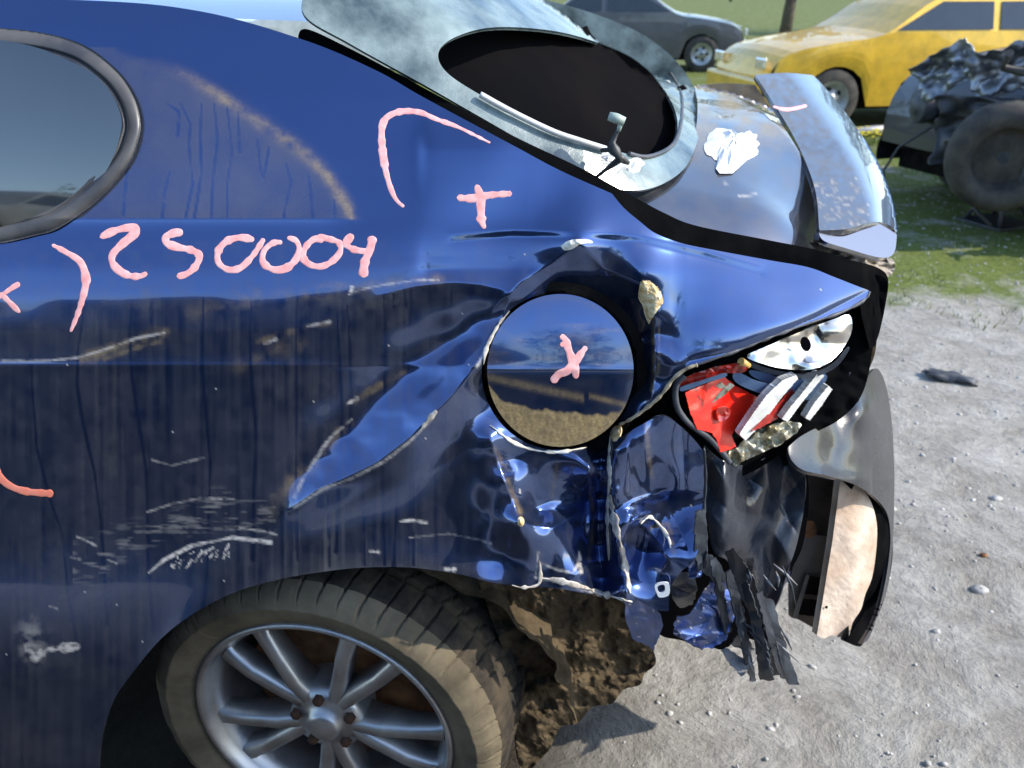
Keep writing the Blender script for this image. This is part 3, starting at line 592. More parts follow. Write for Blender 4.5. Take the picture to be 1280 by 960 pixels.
def panel_attrs(u, v):
    nz = fbm(N1, u / 60, v / 60, 3); nv = fbm(N2, u / 5.5, v / 160, 3); nf = fbm(N3, u / 14, v / 14, 3)
    # dusty upper pillar bounded by an arc
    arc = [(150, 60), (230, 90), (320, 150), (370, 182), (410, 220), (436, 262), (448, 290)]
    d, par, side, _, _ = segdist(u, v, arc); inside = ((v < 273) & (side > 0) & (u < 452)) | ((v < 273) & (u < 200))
    inn = np.where(side > 0, np.clip(.3 + d / 90, 0, 1), 0)
    ins = inpoly(u, v, arc + [(448, 274), (-700, 274), (-700, 60)])
    dust = .34 * ins * np.clip(.8 + .15 * nz, 0, 1) * np.clip(d / 10, 0, 1)
    dust = dust + .22 * np.exp(-(d / 9) ** 2) * np.clip((274 - v) / 3, 0, 1) * np.clip((v - 90) / 40, 0, 1) * (.8 + .4 * nf)
    # film over the door skin, thicker in vertical veils
    low = np.clip((v - 340) / 60, 0, 1) * np.clip((650 - u) / 50, 0, 1)
    dust = dust + low * np.clip(.085 + .07 * nv + .04 * nz, 0, .5)
    band = np.exp(-((v - 372) / 16) ** 2) * np.clip((u - 80) / 100, 0, 1) * np.clip((560 - u) / 60, 0, 1)
    dust = dust + .10 * band * (1 + nf)
    wl = np.clip((v - 600) / 90, 0, 1) * np.clip((560 - u) / 120, 0, 1) * np.clip((u - 260) / 90, 0, 1)
    dust = dust + wl * np.clip(.04 + .20 * nv, 0, .40)
    dust = dust + .05 * np.clip(v - 300, 0, 1) * (1 + nf)
    lip = np.hypot(u - 470, v - 1010); dust = dust + .35 * np.exp(-np.abs(lip - 300) / 10) * (v > 690) * (u < 560)
    st = np.zeros(u.shape)
    for pts, ww in streak_lines: st = np.maximum(st, line_mask(u, v, pts, ww * .8))
    dust = np.clip(dust, 0, .8) * (1 - .92 * st) + .02
    sc = np.zeros(u.shape)
    for pts, ww, al in scratch_glint_lines:
        sc = np.maximum(sc, al * line_mask(u, v, pts, ww, 2) * np.clip(.75 + .6 * fbm(N2, u / 5, v / 3, 2), 0, 1))
    arcs = np.clip(1 - np.abs(np.hypot((u - 330) / 1.35, v - 930) - 290 - 12 * fbm(N1, u / 30, v / 90, 1)) / 30, 0, 1) * (u < 345) * (u > 90) * (v < 760)
    sc = np.maximum(sc, .24 * arcs * np.clip(fbm(N3, u / 22, v / 3.5, 3) * 1.4 - .25, 0, 1))
    hatch = (np.abs(v - (706 - (u - 215) * .26)) < 9) & (u > 213) & (u < 288)
    sc = np.maximum(sc, hatch * .75 * np.clip(fbm(N2, (u + v * .6) / 3.2, v / 6, 2) * 1.6, 0, 1))
    sc = np.maximum(sc, .6 * (fbm(N3, u / 2.7, v / 2.7, 1) > .975) * (fbm(N1, u / 40, v / 40, 1) > .35) * (v > 300))
    patchw = np.exp(-(((u - 40) / 16) ** 2 + ((v - 800) / 22) ** 2)); sc = np.maximum(sc, .4 * patchw * np.clip(nf + .4, 0, 1))
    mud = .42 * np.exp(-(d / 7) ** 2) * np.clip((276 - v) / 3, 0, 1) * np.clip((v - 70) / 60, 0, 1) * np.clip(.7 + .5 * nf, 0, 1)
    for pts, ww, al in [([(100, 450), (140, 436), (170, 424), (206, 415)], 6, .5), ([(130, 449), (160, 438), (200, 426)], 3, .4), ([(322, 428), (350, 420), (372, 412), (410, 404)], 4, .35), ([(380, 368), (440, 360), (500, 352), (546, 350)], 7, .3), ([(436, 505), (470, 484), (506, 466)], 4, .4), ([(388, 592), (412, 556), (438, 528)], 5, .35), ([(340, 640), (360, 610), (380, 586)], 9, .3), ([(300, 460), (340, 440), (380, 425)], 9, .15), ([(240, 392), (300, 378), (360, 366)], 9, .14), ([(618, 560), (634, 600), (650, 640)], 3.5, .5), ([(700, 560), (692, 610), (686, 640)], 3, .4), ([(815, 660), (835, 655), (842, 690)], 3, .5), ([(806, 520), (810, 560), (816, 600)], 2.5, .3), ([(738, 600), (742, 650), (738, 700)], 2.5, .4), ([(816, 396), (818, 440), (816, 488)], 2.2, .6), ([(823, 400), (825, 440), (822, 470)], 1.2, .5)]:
        mud = np.maximum(mud, .62 * al * line_mask(u, v, pts, ww, ww * 1.6) * np.clip(.65 + .6 * nf, 0, 1))  # tan lines paint warm reflections and ridge highlights
    return {'mud': np.clip(mud * (1 - .9 * st), 0, .7), 'dust': dust, 'scratch_glint': np.clip(sc, 0, .95)}  # 'mud' also holds the painted warm reflections and ridge highlights
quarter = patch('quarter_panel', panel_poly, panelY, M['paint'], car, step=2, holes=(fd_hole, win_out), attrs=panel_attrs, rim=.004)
# fuel door: disc with its own folded profile
def fdY(u, v):
    dv = v - 462.; up = .20 * np.clip(-dv, 0, None) + .0011 * np.clip(-dv, 0, None) ** 2
    dn = np.clip(dv, 0, None); lo = .0 * dn - .0004 * np.clip(dn - 20, 0, None) ** 2
    soft = 1.2 * np.exp(-np.abs(dv) / 6)
    return (20 + up + lo - soft + (u - 698) * .09 + .0003 * (u - 698) ** 2) * .001
def fd_attrs(u, v):
    bd = np.interp(u, [600, 625, 650, 690, 730, 760, 775, 800], [470, 497, 508, 512, 516, 517, 512, 495]) + 2 * fbm(N2, u / 9, v * 0, 2)
    mud = .62 * np.clip((v - bd) / 3, 0, 1) + .25 * np.exp(-((v - (478 + (u - 640) * .22)) / 5) ** 2) * (u < 730) + .3 * np.exp(-((v - (497 + (u - 745) * .25)) / 3.5) ** 2) * (u > 735)  # tan below a wavy edge, plus slanting tan bands
    mud = mud + .12 * np.clip(fbm(N3, u / 26, v / 7, 2), 0, 1) * (v > 405) * (v < 462)
    return {'mud': np.clip(mud * (.9 + .2 * fbm(N1, u / 4, v / 9, 2)), 0, .8), 'dust': np.clip(.05 + .05 * fbm(N1, u / 20, v / 20, 3) + .25 * np.exp(-(np.abs(np.hypot(u - FD[0], v - FD[1]) - 92) / 5)) , 0, 1), 'scratch_glint': 0 * u}  # 'mud' here holds the tan tone and bands
fuel = patch('fuel_door', circ(FD[0] + 2, FD[1] - .5, 91.5, 95.5), fdY, M['paint'], car, step=2, attrs=fd_attrs, rim=.005)
rr = [P(698 + 104 * math.cos(a), 464 + 104 * math.sin(a), .07) for a in np.linspace(0, 2 * math.pi, 40)[:-1]]
def cup(u, v): return .075 + 0 * u
patch('fuel_pocket', circ(698, 464, 112, 112), lambda u, v: np.where(np.hypot(u - 698, v - 464) > 97, .06, .075), M['dark'], car, step=5)
# markings
def mk(name, pts, w_, mat=M['marker'], dep=panelY, par=quarter, seed=0): return ribbon(name, pts, w_, dep, mat, par, seed=seed)
MARKS = [
 ([(65, 306), (82, 315), (100, 327), (107, 345), (106, 362), (98, 390), (88, 415)], [5, 7, 9, 10, 9, 6, 4]),
 ([(25, 354), (12, 362), (-4, 374)], [6, 7, 5]), ([(0, 366), (12, 378), (25, 391)], [6, 7, 6]),
 ([(125, 297), (142, 289), (158, 285), (169, 285), (167, 293), (152, 306), (141, 318), (141, 329), (150, 339), (163, 345), (176, 345), (184, 341)], [9, 10, 10, 11, 11, 10, 10, 9, 9, 9, 9, 7]),
 ([(229, 291), (219, 291), (208, 296), (209, 304), (222, 309), (240, 313), (249, 320), (245, 332), (234, 342), (221, 346)], [8, 9, 9, 10, 9, 9, 9, 9, 9, 8]),
 ([(318, 300), (300, 297), (283, 302), (273, 314), (273, 328), (285, 337), (300, 335), (314, 322), (324, 308), (330, 298)], [8, 9, 9, 9, 9, 8, 8, 8, 7, 7]),
 ([(353, 303), (341, 304), (330, 314), (329, 328), (342, 337), (358, 335), (370, 324), (374, 312), (370, 301), (359, 297)], [7, 8, 8, 9, 8, 9, 9, 8, 8, 8]),
 ([(405, 300), (393, 299), (382, 309), (379, 322), (388, 331), (402, 333), (416, 326), (425, 315), (424, 304), (412, 299), (396, 296)], [8, 9, 9, 9, 8, 8, 8, 8, 8, 8, 7]),
 ([(441, 293), (433, 304), (440, 311), (454, 314), (463, 313)], [9, 9, 8, 8, 7]), ([(466, 295), (463, 310), (456, 328), (454, 347)], [10, 10, 10, 11]),
 ([(505, 259), (494, 248), (485, 225), (479, 195), (477, 165), (481, 150), (492, 142), (508, 139), (526, 141), (545, 149), (570, 158), (595, 170), (613, 179)], [4, 6, 8, 9, 10, 9, 8, 7, 7, 6, 4, 4, 3]),
 ([(595, 231), (600, 245), (601, 262), (602, 276), (606, 286)], [7, 11, 11, 11, 5]), ([(571, 247), (590, 248), (612, 244), (640, 242)], [10, 9, 8, 8])]
for i, (pts, w_) in enumerate(MARKS): mk('paint_mark', pts, w_, seed=i)
mk('paint_mark', [(-12, 572), (0, 596), (14, 608), (32, 614), (50, 616), (67, 617)], [10, 10, 9, 8, 9, 11], M['marker_shaded'])
for pts, w_ in [([(700, 420), (706, 424), (711, 438), (716, 452), (719, 464), (720, 473)], [8, 9, 9, 11, 12, 6]), ([(700, 431), (708, 430)], [7, 7]), ([(733, 433), (724, 445), (717, 455), (708, 464), (698, 468), (690, 478)], [7, 8, 12, 10, 10, 8])]:
    mk('paint_mark', pts, w_, M['marker_shaded'] if False else M['marker'], fdY, fuel)

# ---------------------------------------------------------------- glass house, boot lid, spoiler (height fields met by the view direction)
def hf_depth(h, y0=.02, y1=2.2):
    def f(u, v):
        dx, dy, dz = ray(u, v); u = np.asarray(u, float)
        lo = np.full(np.shape(u), (y0 - CAMY)) / dy; hi = np.full(np.shape(u), (y1 - CAMY)) / dy
        for _ in range(34):
            t = (lo + hi) / 2; ab = CAMH + dz * t > h(dx * t, CAMY + dy * t)
            lo = np.where(ab, t, lo); hi = np.where(ab, hi, t)
        return CAMY + dy * (lo + hi) / 2
    return f
def h_deck(x, y):
    c = 1 - np.clip((.87 - y) / .70, 0, 1.3) ** 2 - .25 * np.clip((y - 1.25) / .4, 0, 1.2) ** 2
    near = 1.128 - .24 * (x - .21); cen = 1.192 - .10 * (x - .4) - .25 * np.clip(x - .52, 0, None) + .035 * np.clip(y - .8, 0, .5)
    return near * (1 - c) + cen * c - 3.5 * np.clip(.30 - y, 0, .14) ** 2 - 2.6 * np.clip(x - .33, 0, .25) ** 2 * np.exp(-((y - .2) / .28) ** 2) + .0025 * fbm(N1, x * 7, y * 5, 2)
def x_bottom(y): return .137 + .235 * np.sqrt(np.clip(1 - ((y - .87) / .72) ** 2, 0, 1)) ** .8
def h_glass(x, y):
    d = x_bottom(y) - x; return h_deck(np.maximum(x, .1), y) * .995 + .60 * (np.sqrt(d * d + .0009) + d) * .5 - .012 + .002 * fbm(N2, x * 14, y * 14, 2)
deckY, glassY = hf_depth(h_deck), hf_depth(h_glass)
lid_poly = smooth_poly([(768, 236, 1), (800, 256), (830, 271), (860, 283), (900, 293), (960, 305), (1014, 317, 1), (1022, 300), (1024, 270), (1020, 240), (1006, 203), (982, 162), (955, 122), (944, 106, 1), (905, 104), (868, 107, 1), (872, 130), (870, 160), (862, 192), (842, 216), (812, 232)])
def lid_attrs(u, v):
    n = fbm(N1, u / 26, v / 18, 4); return {'mud': np.clip(.22 * np.clip((215 - v) / 60, 0, 1) * (1 + n), 0, .5), 'dust': np.clip(.26 + .20 * n - .25 * np.exp(-(((u - 985) / 40) ** 2 + ((v - 275) / 30) ** 2)), 0, .8), 'scratch_glint': .5 * (fbm(N2, u / 3, v / 3, 1) > .97) + .4 * np.clip(1 - segdist(u, v, [(905, 228), (925, 246), (960, 240)])[0] / 2, 0, 1) * (n > 0)}
patch('trunk_lid', lid_poly, deckY, M['paint_lid'], car, step=3, attrs=lid_attrs, rim=.003)
M['frit'] = simple('hazy_glass', (.03, .05, .055), (.24, .31, .30), rough=.14, scale=9, r2=.35, bumpd=.0012, bscale=35, spec=.9, stops=(.32, .66))
g_out = smooth_poly([(440, 56), (530, 106), (600, 146), (660, 180), (720, 210), (766, 236, 1), (800, 238), (830, 229), (856, 210), (870, 182), (876, 152), (872, 122), (856, 90), (830, 62), (790, 36), (720, 10), (640, -8), (520, -20), (400, -20), (380, 18)])
g_hole = smooth_poly([(560, 92), (610, 124), (650, 143), (700, 166), (755, 184), (775, 190), (800, 195), (826, 191), (841, 178), (847, 158), (843, 136), (830, 112), (806, 84), (770, 62), (700, 40), (620, 34), (570, 46), (548, 66)])
patch('rear_window', g_out, glassY, M['frit'], car, step=3, holes=(g_hole,), rim=.005)
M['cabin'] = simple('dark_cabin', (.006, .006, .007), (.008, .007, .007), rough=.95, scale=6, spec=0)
patch('cabin_dark', smooth_poly([(540, 60), (640, 20), (760, 40), (860, 110), (866, 170), (830, 212), (760, 204), (640, 156), (550, 110)]), lambda u, v: glassY(u, v) + .16, M['cabin'], car, step=8)
gt = sample_line([(600, 118), (640, 140), (690, 164), (725, 176), (757, 186)], 8)
M['strip'] = simple('pale_strip', (.5, .49, .46), (.68, .66, .62), rough=.35, scale=12)
tube('window_trim', [PV(u, v, float(glassY(u, v)) - .01) for u, v in gt], .0042, M['strip'], car)
gt = sample_line([(838, 90), (852, 120), (850, 160), (838, 184), (810, 196), (786, 192)], 8)
tube('window_trim', [PV(u, v, float(glassY(u, v)) - .004) for u, v in gt], .0034, M['plasticdull'], car)
def wp(u, v, off=0.0, f=None): return PV(u, v, float((f or glassY)(u, v)) + off)
M['wire'] = simple('black_wire', (.02, .02, .02), (.06, .06, .055), rough=.5, scale=30)
base_y = float(glassY(770, 205))
wr = tube('cable', [PV(741, 225, base_y - .03), PV(756, 213, base_y - .035), PV(775, 199, base_y - .045), PV(768, 188, base_y - .045), PV(765, 178, base_y - .04), PV(771, 166, base_y - .04), PV(775, 158, base_y - .04)], [.002, .0025, .006, .0085, .005, .003, .0025], M['wire'], car)
tube('cable', [PV(752, 188, base_y - .03), PV(764, 187, base_y - .042), PV(776, 198, base_y - .044), PV(786, 204, base_y - .04)], [.003, .004, .006, .003], M['wire'], car)
M['clip'] = simple('pale_green_plastic', (.33, .40, .33), (.45, .5, .42), rough=.4, scale=20)
tube('connector', [PV(761, 145, base_y - .04), PV(770, 148, base_y - .042), PV(781, 152, base_y - .044)], [.006, .0075, .006], M['clip'], wr, seg=6)
tube('connector', [PV(776, 153, base_y - .043), PV(773, 164, base_y - .042)], [.004, .003], M['clip'], wr, seg=6)
# crumbs of broken glass lying on the window
def crumb(name, cx, cy, rx, ry, yf, mat, hz, seed, parent=None, nseg=22, crumple=.5):
    "crumpled lump: irregular outline, domed, faceted"
    r = np.random.RandomState(seed); V = []; c = np.array(P(cx, cy, float(yf(cx, cy))))
    e = 6.0
    ex = (np.array(P(cx + e, cy, float(yf(cx + e, cy)))) - c) / e; ey = (np.array(P(cx, cy + e, float(yf(cx, cy + e)))) - c) / e
    nn = np.cross(ey, ex); nn /= np.linalg.norm(nn)
    if nn @ (np.array([0, CAMY, CAMH]) - c) < 0: nn = -nn
    rings = 5; Fc = []
    for k in range(rings + 1):
        for i in range(nseg):
            a = 2 * math.pi * i / nseg; q = (1 - k / (rings + .3)); wob = 1 + .16 * math.sin(3 * a + seed) + .10 * math.sin(5 * a + 2 * seed) + r.uniform(-.08, .08)
            h = hz * (1 - q ** 2) * (1 + crumple * r.uniform(-1, 1)) if k else -.001
            V.append(c + ex * rx * q * wob * math.cos(a) + ey * ry * q * wob * math.sin(a) + nn * h)
    for k in range(rings):
        for i in range(nseg):
            a, b = k * nseg + i, k * nseg + (i + 1) % nseg; Fc += [(a, b, b + nseg), (a, b + nseg, a + nseg)]
    Fc.append(tuple(rings * nseg + i for i in range(nseg)))
    return pydata(name, V, Fc, mat, parent)
crumb('glass_crumb', 762, 196, 11, 6, glassY, M['paper'], .006, 3, car); crumb('glass_crumb', 789, 206, 17, 9, glassY, M['paper'], .008, 4, car)
pp = crumb('crumpled_paper', 916, 184, 34, 25, deckY, M['paper'], .014, 9, None, 36, .45); tag(pp, 'crumpled scrap of white paper lying on the boot lid beside the rear window', 'paper scrap')
# black channel between quarter panel and lid
ch_poly = smooth_poly([(380, 36), (440, 62), (530, 110), (640, 169), (720, 207), (768, 233), (800, 250), (830, 266), (870, 282), (960, 300), (1020, 312), (1060, 324), (1096, 334), (1110, 348), (1107, 380), (1098, 420), (1088, 440, 1), (1078, 400), (1070, 375), (1030, 352), (960, 336), (890, 324), (850, 316), (815, 300), (780, 272), (760, 254), (640, 194), (530, 136), (440, 90), (380, 64)])
M['channel'] = simple('black_channel', (.003, .003, .0035), (.007, .007, .007), rough=.5, scale=14, r2=.8, spec=0)
patch('gutter', ch_poly, lambda u, v: panelY(u, v) + .05 + np.clip(u - 1080, 0, 40) * .002, M['channel'], car, step=4)
# spoiler
sp_plane = plane_depth((1024, 286, .245), (1092, 278, .30), (975, 120, .95))
def spY(u, v):
    d = segdist(u, v, [(1000, 60), (1030, 100), (1064, 146), (1096, 200), (1114, 245), (1122, 292), (1126, 330)])[0]
    return sp_plane(u, v) + .10 * np.clip(1 - d / 34, 0, 1) ** 2 + .03 * np.clip(1 - segdist(u, v, [(1024, 288), (1060, 286), (1095, 276), (1122, 292)])[0] / 10, 0, 1) ** 2 * 0
sp_poly = smooth_poly([(944, 94, 1), (956, 112), (985, 158), (1006, 200), (1020, 242), (1024, 288, 1), (1060, 286), (1092, 277), (1112, 282), (1121, 292, 1), (1121, 280), (1114, 245), (1096, 200), (1064, 150), (1030, 108), (1016, 94, 1), (980, 91)])
def sp_attrs(u, v):
    d = segdist(u, v, [(1000, 60), (1030, 100), (1064, 146), (1096, 200), (1114, 245), (1122, 292), (1126, 330)])[0]
    n = fbm(N1, u / 5, v / 4, 3); return {'dust': np.clip((.48 + .3 * n) * np.clip((d - 22) / 14, .06, 1), 0, .85), 'scratch_glint': .35 * np.clip(n - .3, 0, 1) * (v > 220) * (d > 30)}
spo = patch('spoiler', sp_poly, spY, M['paint_lid'], car, step=3, attrs=sp_attrs, rim=.01)
ribbon('paint_mark', [(966, 133), (984, 137), (1009, 132)], [3, 5, 4], spY, M['marker'], spo)
e_plane = plane_depth((1024, 290, .242), (1120, 293, .33), (1060, 314, .245))
patch('spoiler_end', smooth_poly([(1023, 289, 1), (1060, 287), (1092, 278), (1121, 293, 1), (1119, 312), (1112, 321), (1095, 321), (1060, 311), (1030, 301)]), e_plane, M['paint_lid'], spo, step=3, attrs=lambda u, v: {'dust': .04 + 0 * u, 'scratch_glint': 0 * u}, rim=.01)
patch('trunk_edge', smooth_poly([(1018, 296, 1), (1060, 309), (1100, 320), (1116, 324), (1118, 338), (1106, 346), (1080, 336), (1040, 324), (1012, 320, 1)]), lambda u, v: .29 + (u - 1020) * .0007 + (v - 310) * -.0006 + .008 * fbm(N2, u / 14, v / 6, 2), M['bare_dark'], car, step=3)
# body mass behind the visible sheets: floor, far side, roof, rear wall
box('floor_pan', -2.6, .34, .34, 1.66, .24, .40, M['dark'], car)
box('boot_box', -.2, .33, .34, 1.5, .40, .92, M['dark'], car)
def grid_mesh(name, fx, nu, nv, mat, parent):
    V = [fx(i / (nu - 1), j / (nv - 1)) for i in range(nu) for j in range(nv)]
    Fc = [(i * nv + j, (i + 1) * nv + j, (i + 1) * nv + j + 1, i * nv + j + 1) for i in range(nu - 1) for j in range(nv - 1)]
    return pydata(name, V, Fc, mat, parent, smooth=True)
M['paint_far'] = car_paint('far_side_paint', (.02, .05, .2), .25, .5)
grid_mesh('roof', lambda a, b: (-2.3 + 2.05 * a, .36 + 1.02 * b, 1.372 + .035 * math.sin(b * math.pi) + .03 * math.sin(a * math.pi) - .02 * (1 - a)), 24, 12, M['paint_far'], car)
grid_mesh('far_side', lambda a, b: (-2.6 + 2.55 * a, 1.74 - .32 * b ** 2 * (1 if b > .6 else b / .6) - .22 * max(0, a - .7) ** 1.2, .26 + (1.08 if a < .6 else 1.08 - (a - .6) * .9) * b * (1 if b < .75 else 1)), 30, 12, M['paint_far'], car)
box('rear_bumper', .50, .60, .43, 1.58, .27, .70, M['paint_far'], car, bevel=.04)
box('rear_panel', .40, .49, .40, 1.55, .40, 1.02, M['dark'], car, bevel=.02)
box('rear_floor', -.25, .50, .40, 1.55, .26, .34, M['mud'], car, bevel=.01)
# side window: seal ring and glass
seal_in = smooth_poly([(-560, 292), (-300, 290), (-60, 292), (0, 284), (60, 263), (100, 236), (127, 202), (142, 168), (141, 144), (122, 113), (90, 88), (40, 68), (0, 60), (-200, 50), (-560, 46)])
seal_out = [(p[0] + (2 if p[0] > 0 else 0), p[1] + (1 if p[1] > 170 else -1)) for p in win_out]
def sealY(u, v):
    d = segdist(u, v, win_out, True)[0]; w_ = 26.
    return panelY(u, v) + .003 - .010 * np.sqrt(np.clip(1 - ((d - 13) / 14) ** 2, 0, 1)) + .004 * np.exp(-((d - 19) / 2.) ** 2)
patch('window_seal', seal_out, sealY, M['seal'], car, step=1.5, holes=(seal_in,))
def swY(u, v): return .080 + (300 - v) * .00015 + (300 - v) ** 2 * 3e-7 + (u - 60) * -.00008
M['side_glass'] = simple('side_glass', (.01, .012, .012), (.02, .022, .02), rough=.03, scale=4, spec=1.0, coat=1)
M['side_glass'].node_tree.nodes['Principled BSDF'].inputs['Coat IOR'].default_value = 1.8
patch('side_window', smooth_poly([(-560, 300), (-60, 300), (10, 292), (66, 272), (108, 244), (136, 208), (150, 170), (150, 140), (130, 105), (92, 78), (0, 50), (-200, 42), (-560, 40)]), swY, M['side_glass'], car, step=6)

# ---------------------------------------------------------------- chipped filler and torn edges of the quarter panel
def chip(name, poly, yf, mat, lift=.002, hgt=.003, parent=quarter, step=1.5, seed=0):
    def d(u, v):
        e = segdist(u, v, poly, True)[0]; return yf(u, v) - lift - hgt * np.clip(e / 4, 0, 1) - .0012 * fbm(N1, u / 4 + seed, v / 4, 3)
    return patch(name, poly, d, mat, parent, step=step, rim=.002)
chip('filler_chip_or_highlight', smooth_poly([(800, 356), (806, 351), (816, 354), (826, 366), (829, 378), (822, 388), (815, 398), (811, 406, 1), (806, 394), (803, 382), (798, 372)]), panelY, M['chip'])
chip('filler_chip_or_highlight', smooth_poly([(702, 308), (708, 302), (720, 299), (738, 300), (741, 304), (733, 304), (724, 306), (716, 311), (706, 313)]), panelY, M['bare_light'], seed=4)
chip('filler_chip_or_highlight', circ(651, 652, 4.5, 6.5, 14), panelY, M['chip'], seed=8)  # tan spot painting the warm highlight on this peak
chip('filler_chip_or_highlight', smooth_poly([(764, 538), (770, 532), (776, 534), (775, 544), (768, 552), (763, 546)]), panelY, M['chip'], seed=2)
def edge_bead(pts, rad, mat, name='torn_edge', off=-.002, yf=panelY, par=quarter, seed=0, n=10):
    q = sample_line(pts, n); r = [rad * (1 + .45 * float(N1(np.array(i * .37 + seed), np.array(seed * 1.0)))) for i in range(len(q))]
    r[0] *= .3; r[-1] *= .3
    return tube(name, [PV(u, v, float(yf(u, v)) + off) for u, v in q], r, mat, par, seg=6)
edge_bead([(774, 531), (790, 523), (812, 507), (828, 492), (842, 473), (858, 461), (872, 456)], .0024, M['chip_pale'], off=-.004)
ribbon('scraped_edge', [(763, 618), (767, 640), (771, 662), (778, 690), (784, 722), (787, 742)], [2.1, 7.1, 4.2, 7.6, 2.1], panelY, M['bare'], quarter, off=.0012, bulge=.0012, rough=.75, n=14, seed=42)
ribbon('scraped_edge', [(764, 545), (762, 575), (763, 600), (760, 640), (762, 700)], [1.1, 3.7, 2.2, 4.0, 1.1], panelY, M['bare'], quarter, off=.0012, bulge=.0012, rough=.75, n=14, seed=22)
ribbon('scraped_edge', [(800, 654), (812, 646), (826, 658), (836, 674), (838, 686)], [1.1, 3.7, 2.2, 4.0, 1.1], panelY, M['bare_light'], quarter, off=.0012, bulge=.0012, rough=.75, n=14, seed=22)
ribbon('scraped_edge', [(676, 722), (700, 726), (730, 734), (752, 742), (775, 748), (790, 752)], [1.8, 6.0, 3.5, 6.3, 1.8], panelY, M['bare'], quarter, off=.0012, bulge=.0012, rough=.75, n=14, seed=35)
ribbon('scraped_edge', [(640, 731), (655, 734), (674, 728), (674, 700)], [1.1, 3.7, 2.2, 4.0, 1.1], panelY, M['bare'], quarter, off=.0012, bulge=.0012, rough=.75, n=14, seed=22)
ribbon('scraped_edge', [(546, 513), (536, 524), (524, 538)], [1.5, 5.1, 3.0, 5.4, 1.5], panelY, M['bare'], quarter, off=.0012, bulge=.0012, rough=.75, n=14, seed=30)  # pale strip painting the highlight at the upper end of the ledge
ribbon('scraped_edge', [(636, 388), (622, 408), (608, 436), (603, 455)], [1.1, 3.7, 2.2, 4.0, 1.1], panelY, M['bare'], quarter, off=.0012, bulge=.0012, rough=.75, n=14, seed=22)
ribbon('scraped_edge', [(612, 532), (640, 552), (668, 562), (700, 565), (732, 560)], [1.1, 3.7, 2.2, 4.0, 1.1], panelY, M['bare_light'], quarter, off=.0012, bulge=.0012, rough=.75, n=14, seed=22)
edge_bead([(870, 456), (925, 437), (962, 422), (1005, 406), (1050, 391), (1080, 375), (1087, 364)], .0022, M['plasticdull'], seed=13, off=.001)
M['washer'] = simple('white_washer', (.8, .8, .78), (.9, .9, .9), rough=.4, scale=20)
cc = circ(828.5, 738, 7.5, 9, 20, .3); hh = circ(827, 737, 4.2, 4.6, 12, .3)
patch('tab_hole', smooth_poly([(819, 731), (833, 728), (837, 733), (836, 744), (825, 747), (821, 742)], n=4), lambda u, v: float(panelY(828, 738)) - .006 + 0 * u, M['washer'], quarter, step=1, holes=(smooth_poly([(822, 733), (830, 731), (831, 739), (824, 741)], n=4),), rim=.002)

# ---------------------------------------------------------------- tail lamp
def lampY(u, v): return panelY(np.minimum(u, 1060), np.clip(v, 380, 520)) * .6 + .045 + (u - 850) * .00022
def sheet(name, pts, dY, mat, parent, step=2, n=6, rim=.002, nz=0, fz=0, jag=0, ns=12, seed=0, slope=(0, 0), curve=0, attrs=None, hard=False, holes=(), base=lampY):
    poly = [p[:2] for p in pts] if hard else smooth_poly(pts, n=n)
    cu = sum(p[0] for p in poly) / len(poly); cv = sum(p[1] for p in poly) / len(poly)
    b0 = float(base(cu, cv))
    if jag: poly = jagged(poly, jag, 4.0, seed)
    f = lambda u, v: b0 + dY + slope[0] * (u - cu) + slope[1] * (v - cv) + curve * ((u - cu) ** 2) + nz * fbm(N2, u / ns + seed, v / ns + seed * 3.1, 2) + (folds(u, v, seed, ns, fz, 4) if fz else 0)
    return patch(name, poly, f, mat, parent, step=step, rim=rim, attrs=attrs, holes=holes)
lamp = patch('tail_lamp', smooth_poly([(812, 508), (838, 476), (860, 458), (930, 436), (1010, 404), (1075, 378), (1092, 380), (1090, 440), (1078, 492), (1050, 524), (1010, 545), (985, 562), (940, 590), (905, 600), (880, 575), (856, 540), (832, 524)]), lambda u, v: lampY(u, v) + .035 + .006 * fbm(N1, u / 25, v / 20, 2), M['channel'], car, step=4)
def mglass(name, col, rough=.08, trans=.35, c2=None):
    m = simple(name, col, c2 or col, rough=rough, scale=30, spec=.6, coat=.6, bumpd=.0003, bscale=50); p = m.node_tree.nodes['Principled BSDF']
    p.inputs['Transmission Weight'].default_value = 0; p.inputs['Subsurface Weight'].default_value = .0
    return m
M['red'] = mglass('red_lens', (.80, .010, .004), c2=(.95, .03, .008), rough=.25); M['reddark'] = mglass('dark_red_lens', (.22, .008, .006), c2=(.5, .03, .015))
M['reflector'] = simple('lamp_reflector', (.55, .50, .44), (.9, .89, .86), rough=.16, scale=9, metallic=1, r2=.3); M['bluegrey'] = simple('grey_lamp_housing', (.13, .20, .34), (.20, .30, .46), rough=.25, scale=20, metallic=.3)
M['fin'] = simple('white_lamp_fin', (.62, .60, .54), (.9, .89, .86), rough=.25, scale=26, bumpd=.001)
M['clear'] = simple('cracked_clear_lens', (.30, .24, .12), (.80, .74, .56), rough=.12, scale=38, bumpd=.003, bscale=90, stops=(.4, .6), metallic=.5)
sheet('red_lens', [(850, 480), (857, 472), (880, 463), (905, 457), (932, 455), (931, 465), (908, 467), (880, 475), (854, 486)], .004, M['reddark'], lamp, nz=.002)
sheet('lens_rim', [(852, 484), (880, 475), (905, 467), (907, 471), (882, 479), (854, 489)], .000, M['bluegrey'], lamp, step=1.2)
sheet('red_lens', [(857, 491), (884, 480), (906, 471), (922, 484), (951, 499), (944, 508), (932, 520), (921, 534), (915, 545), (921, 558), (914, 562), (901, 566), (897, 552), (891, 542), (872, 537), (863, 515)], .000, M['red'], lamp, slope=(.0006, -.0003), nz=.0016, ns=26, fz=.0012, seed=1, hard=True)
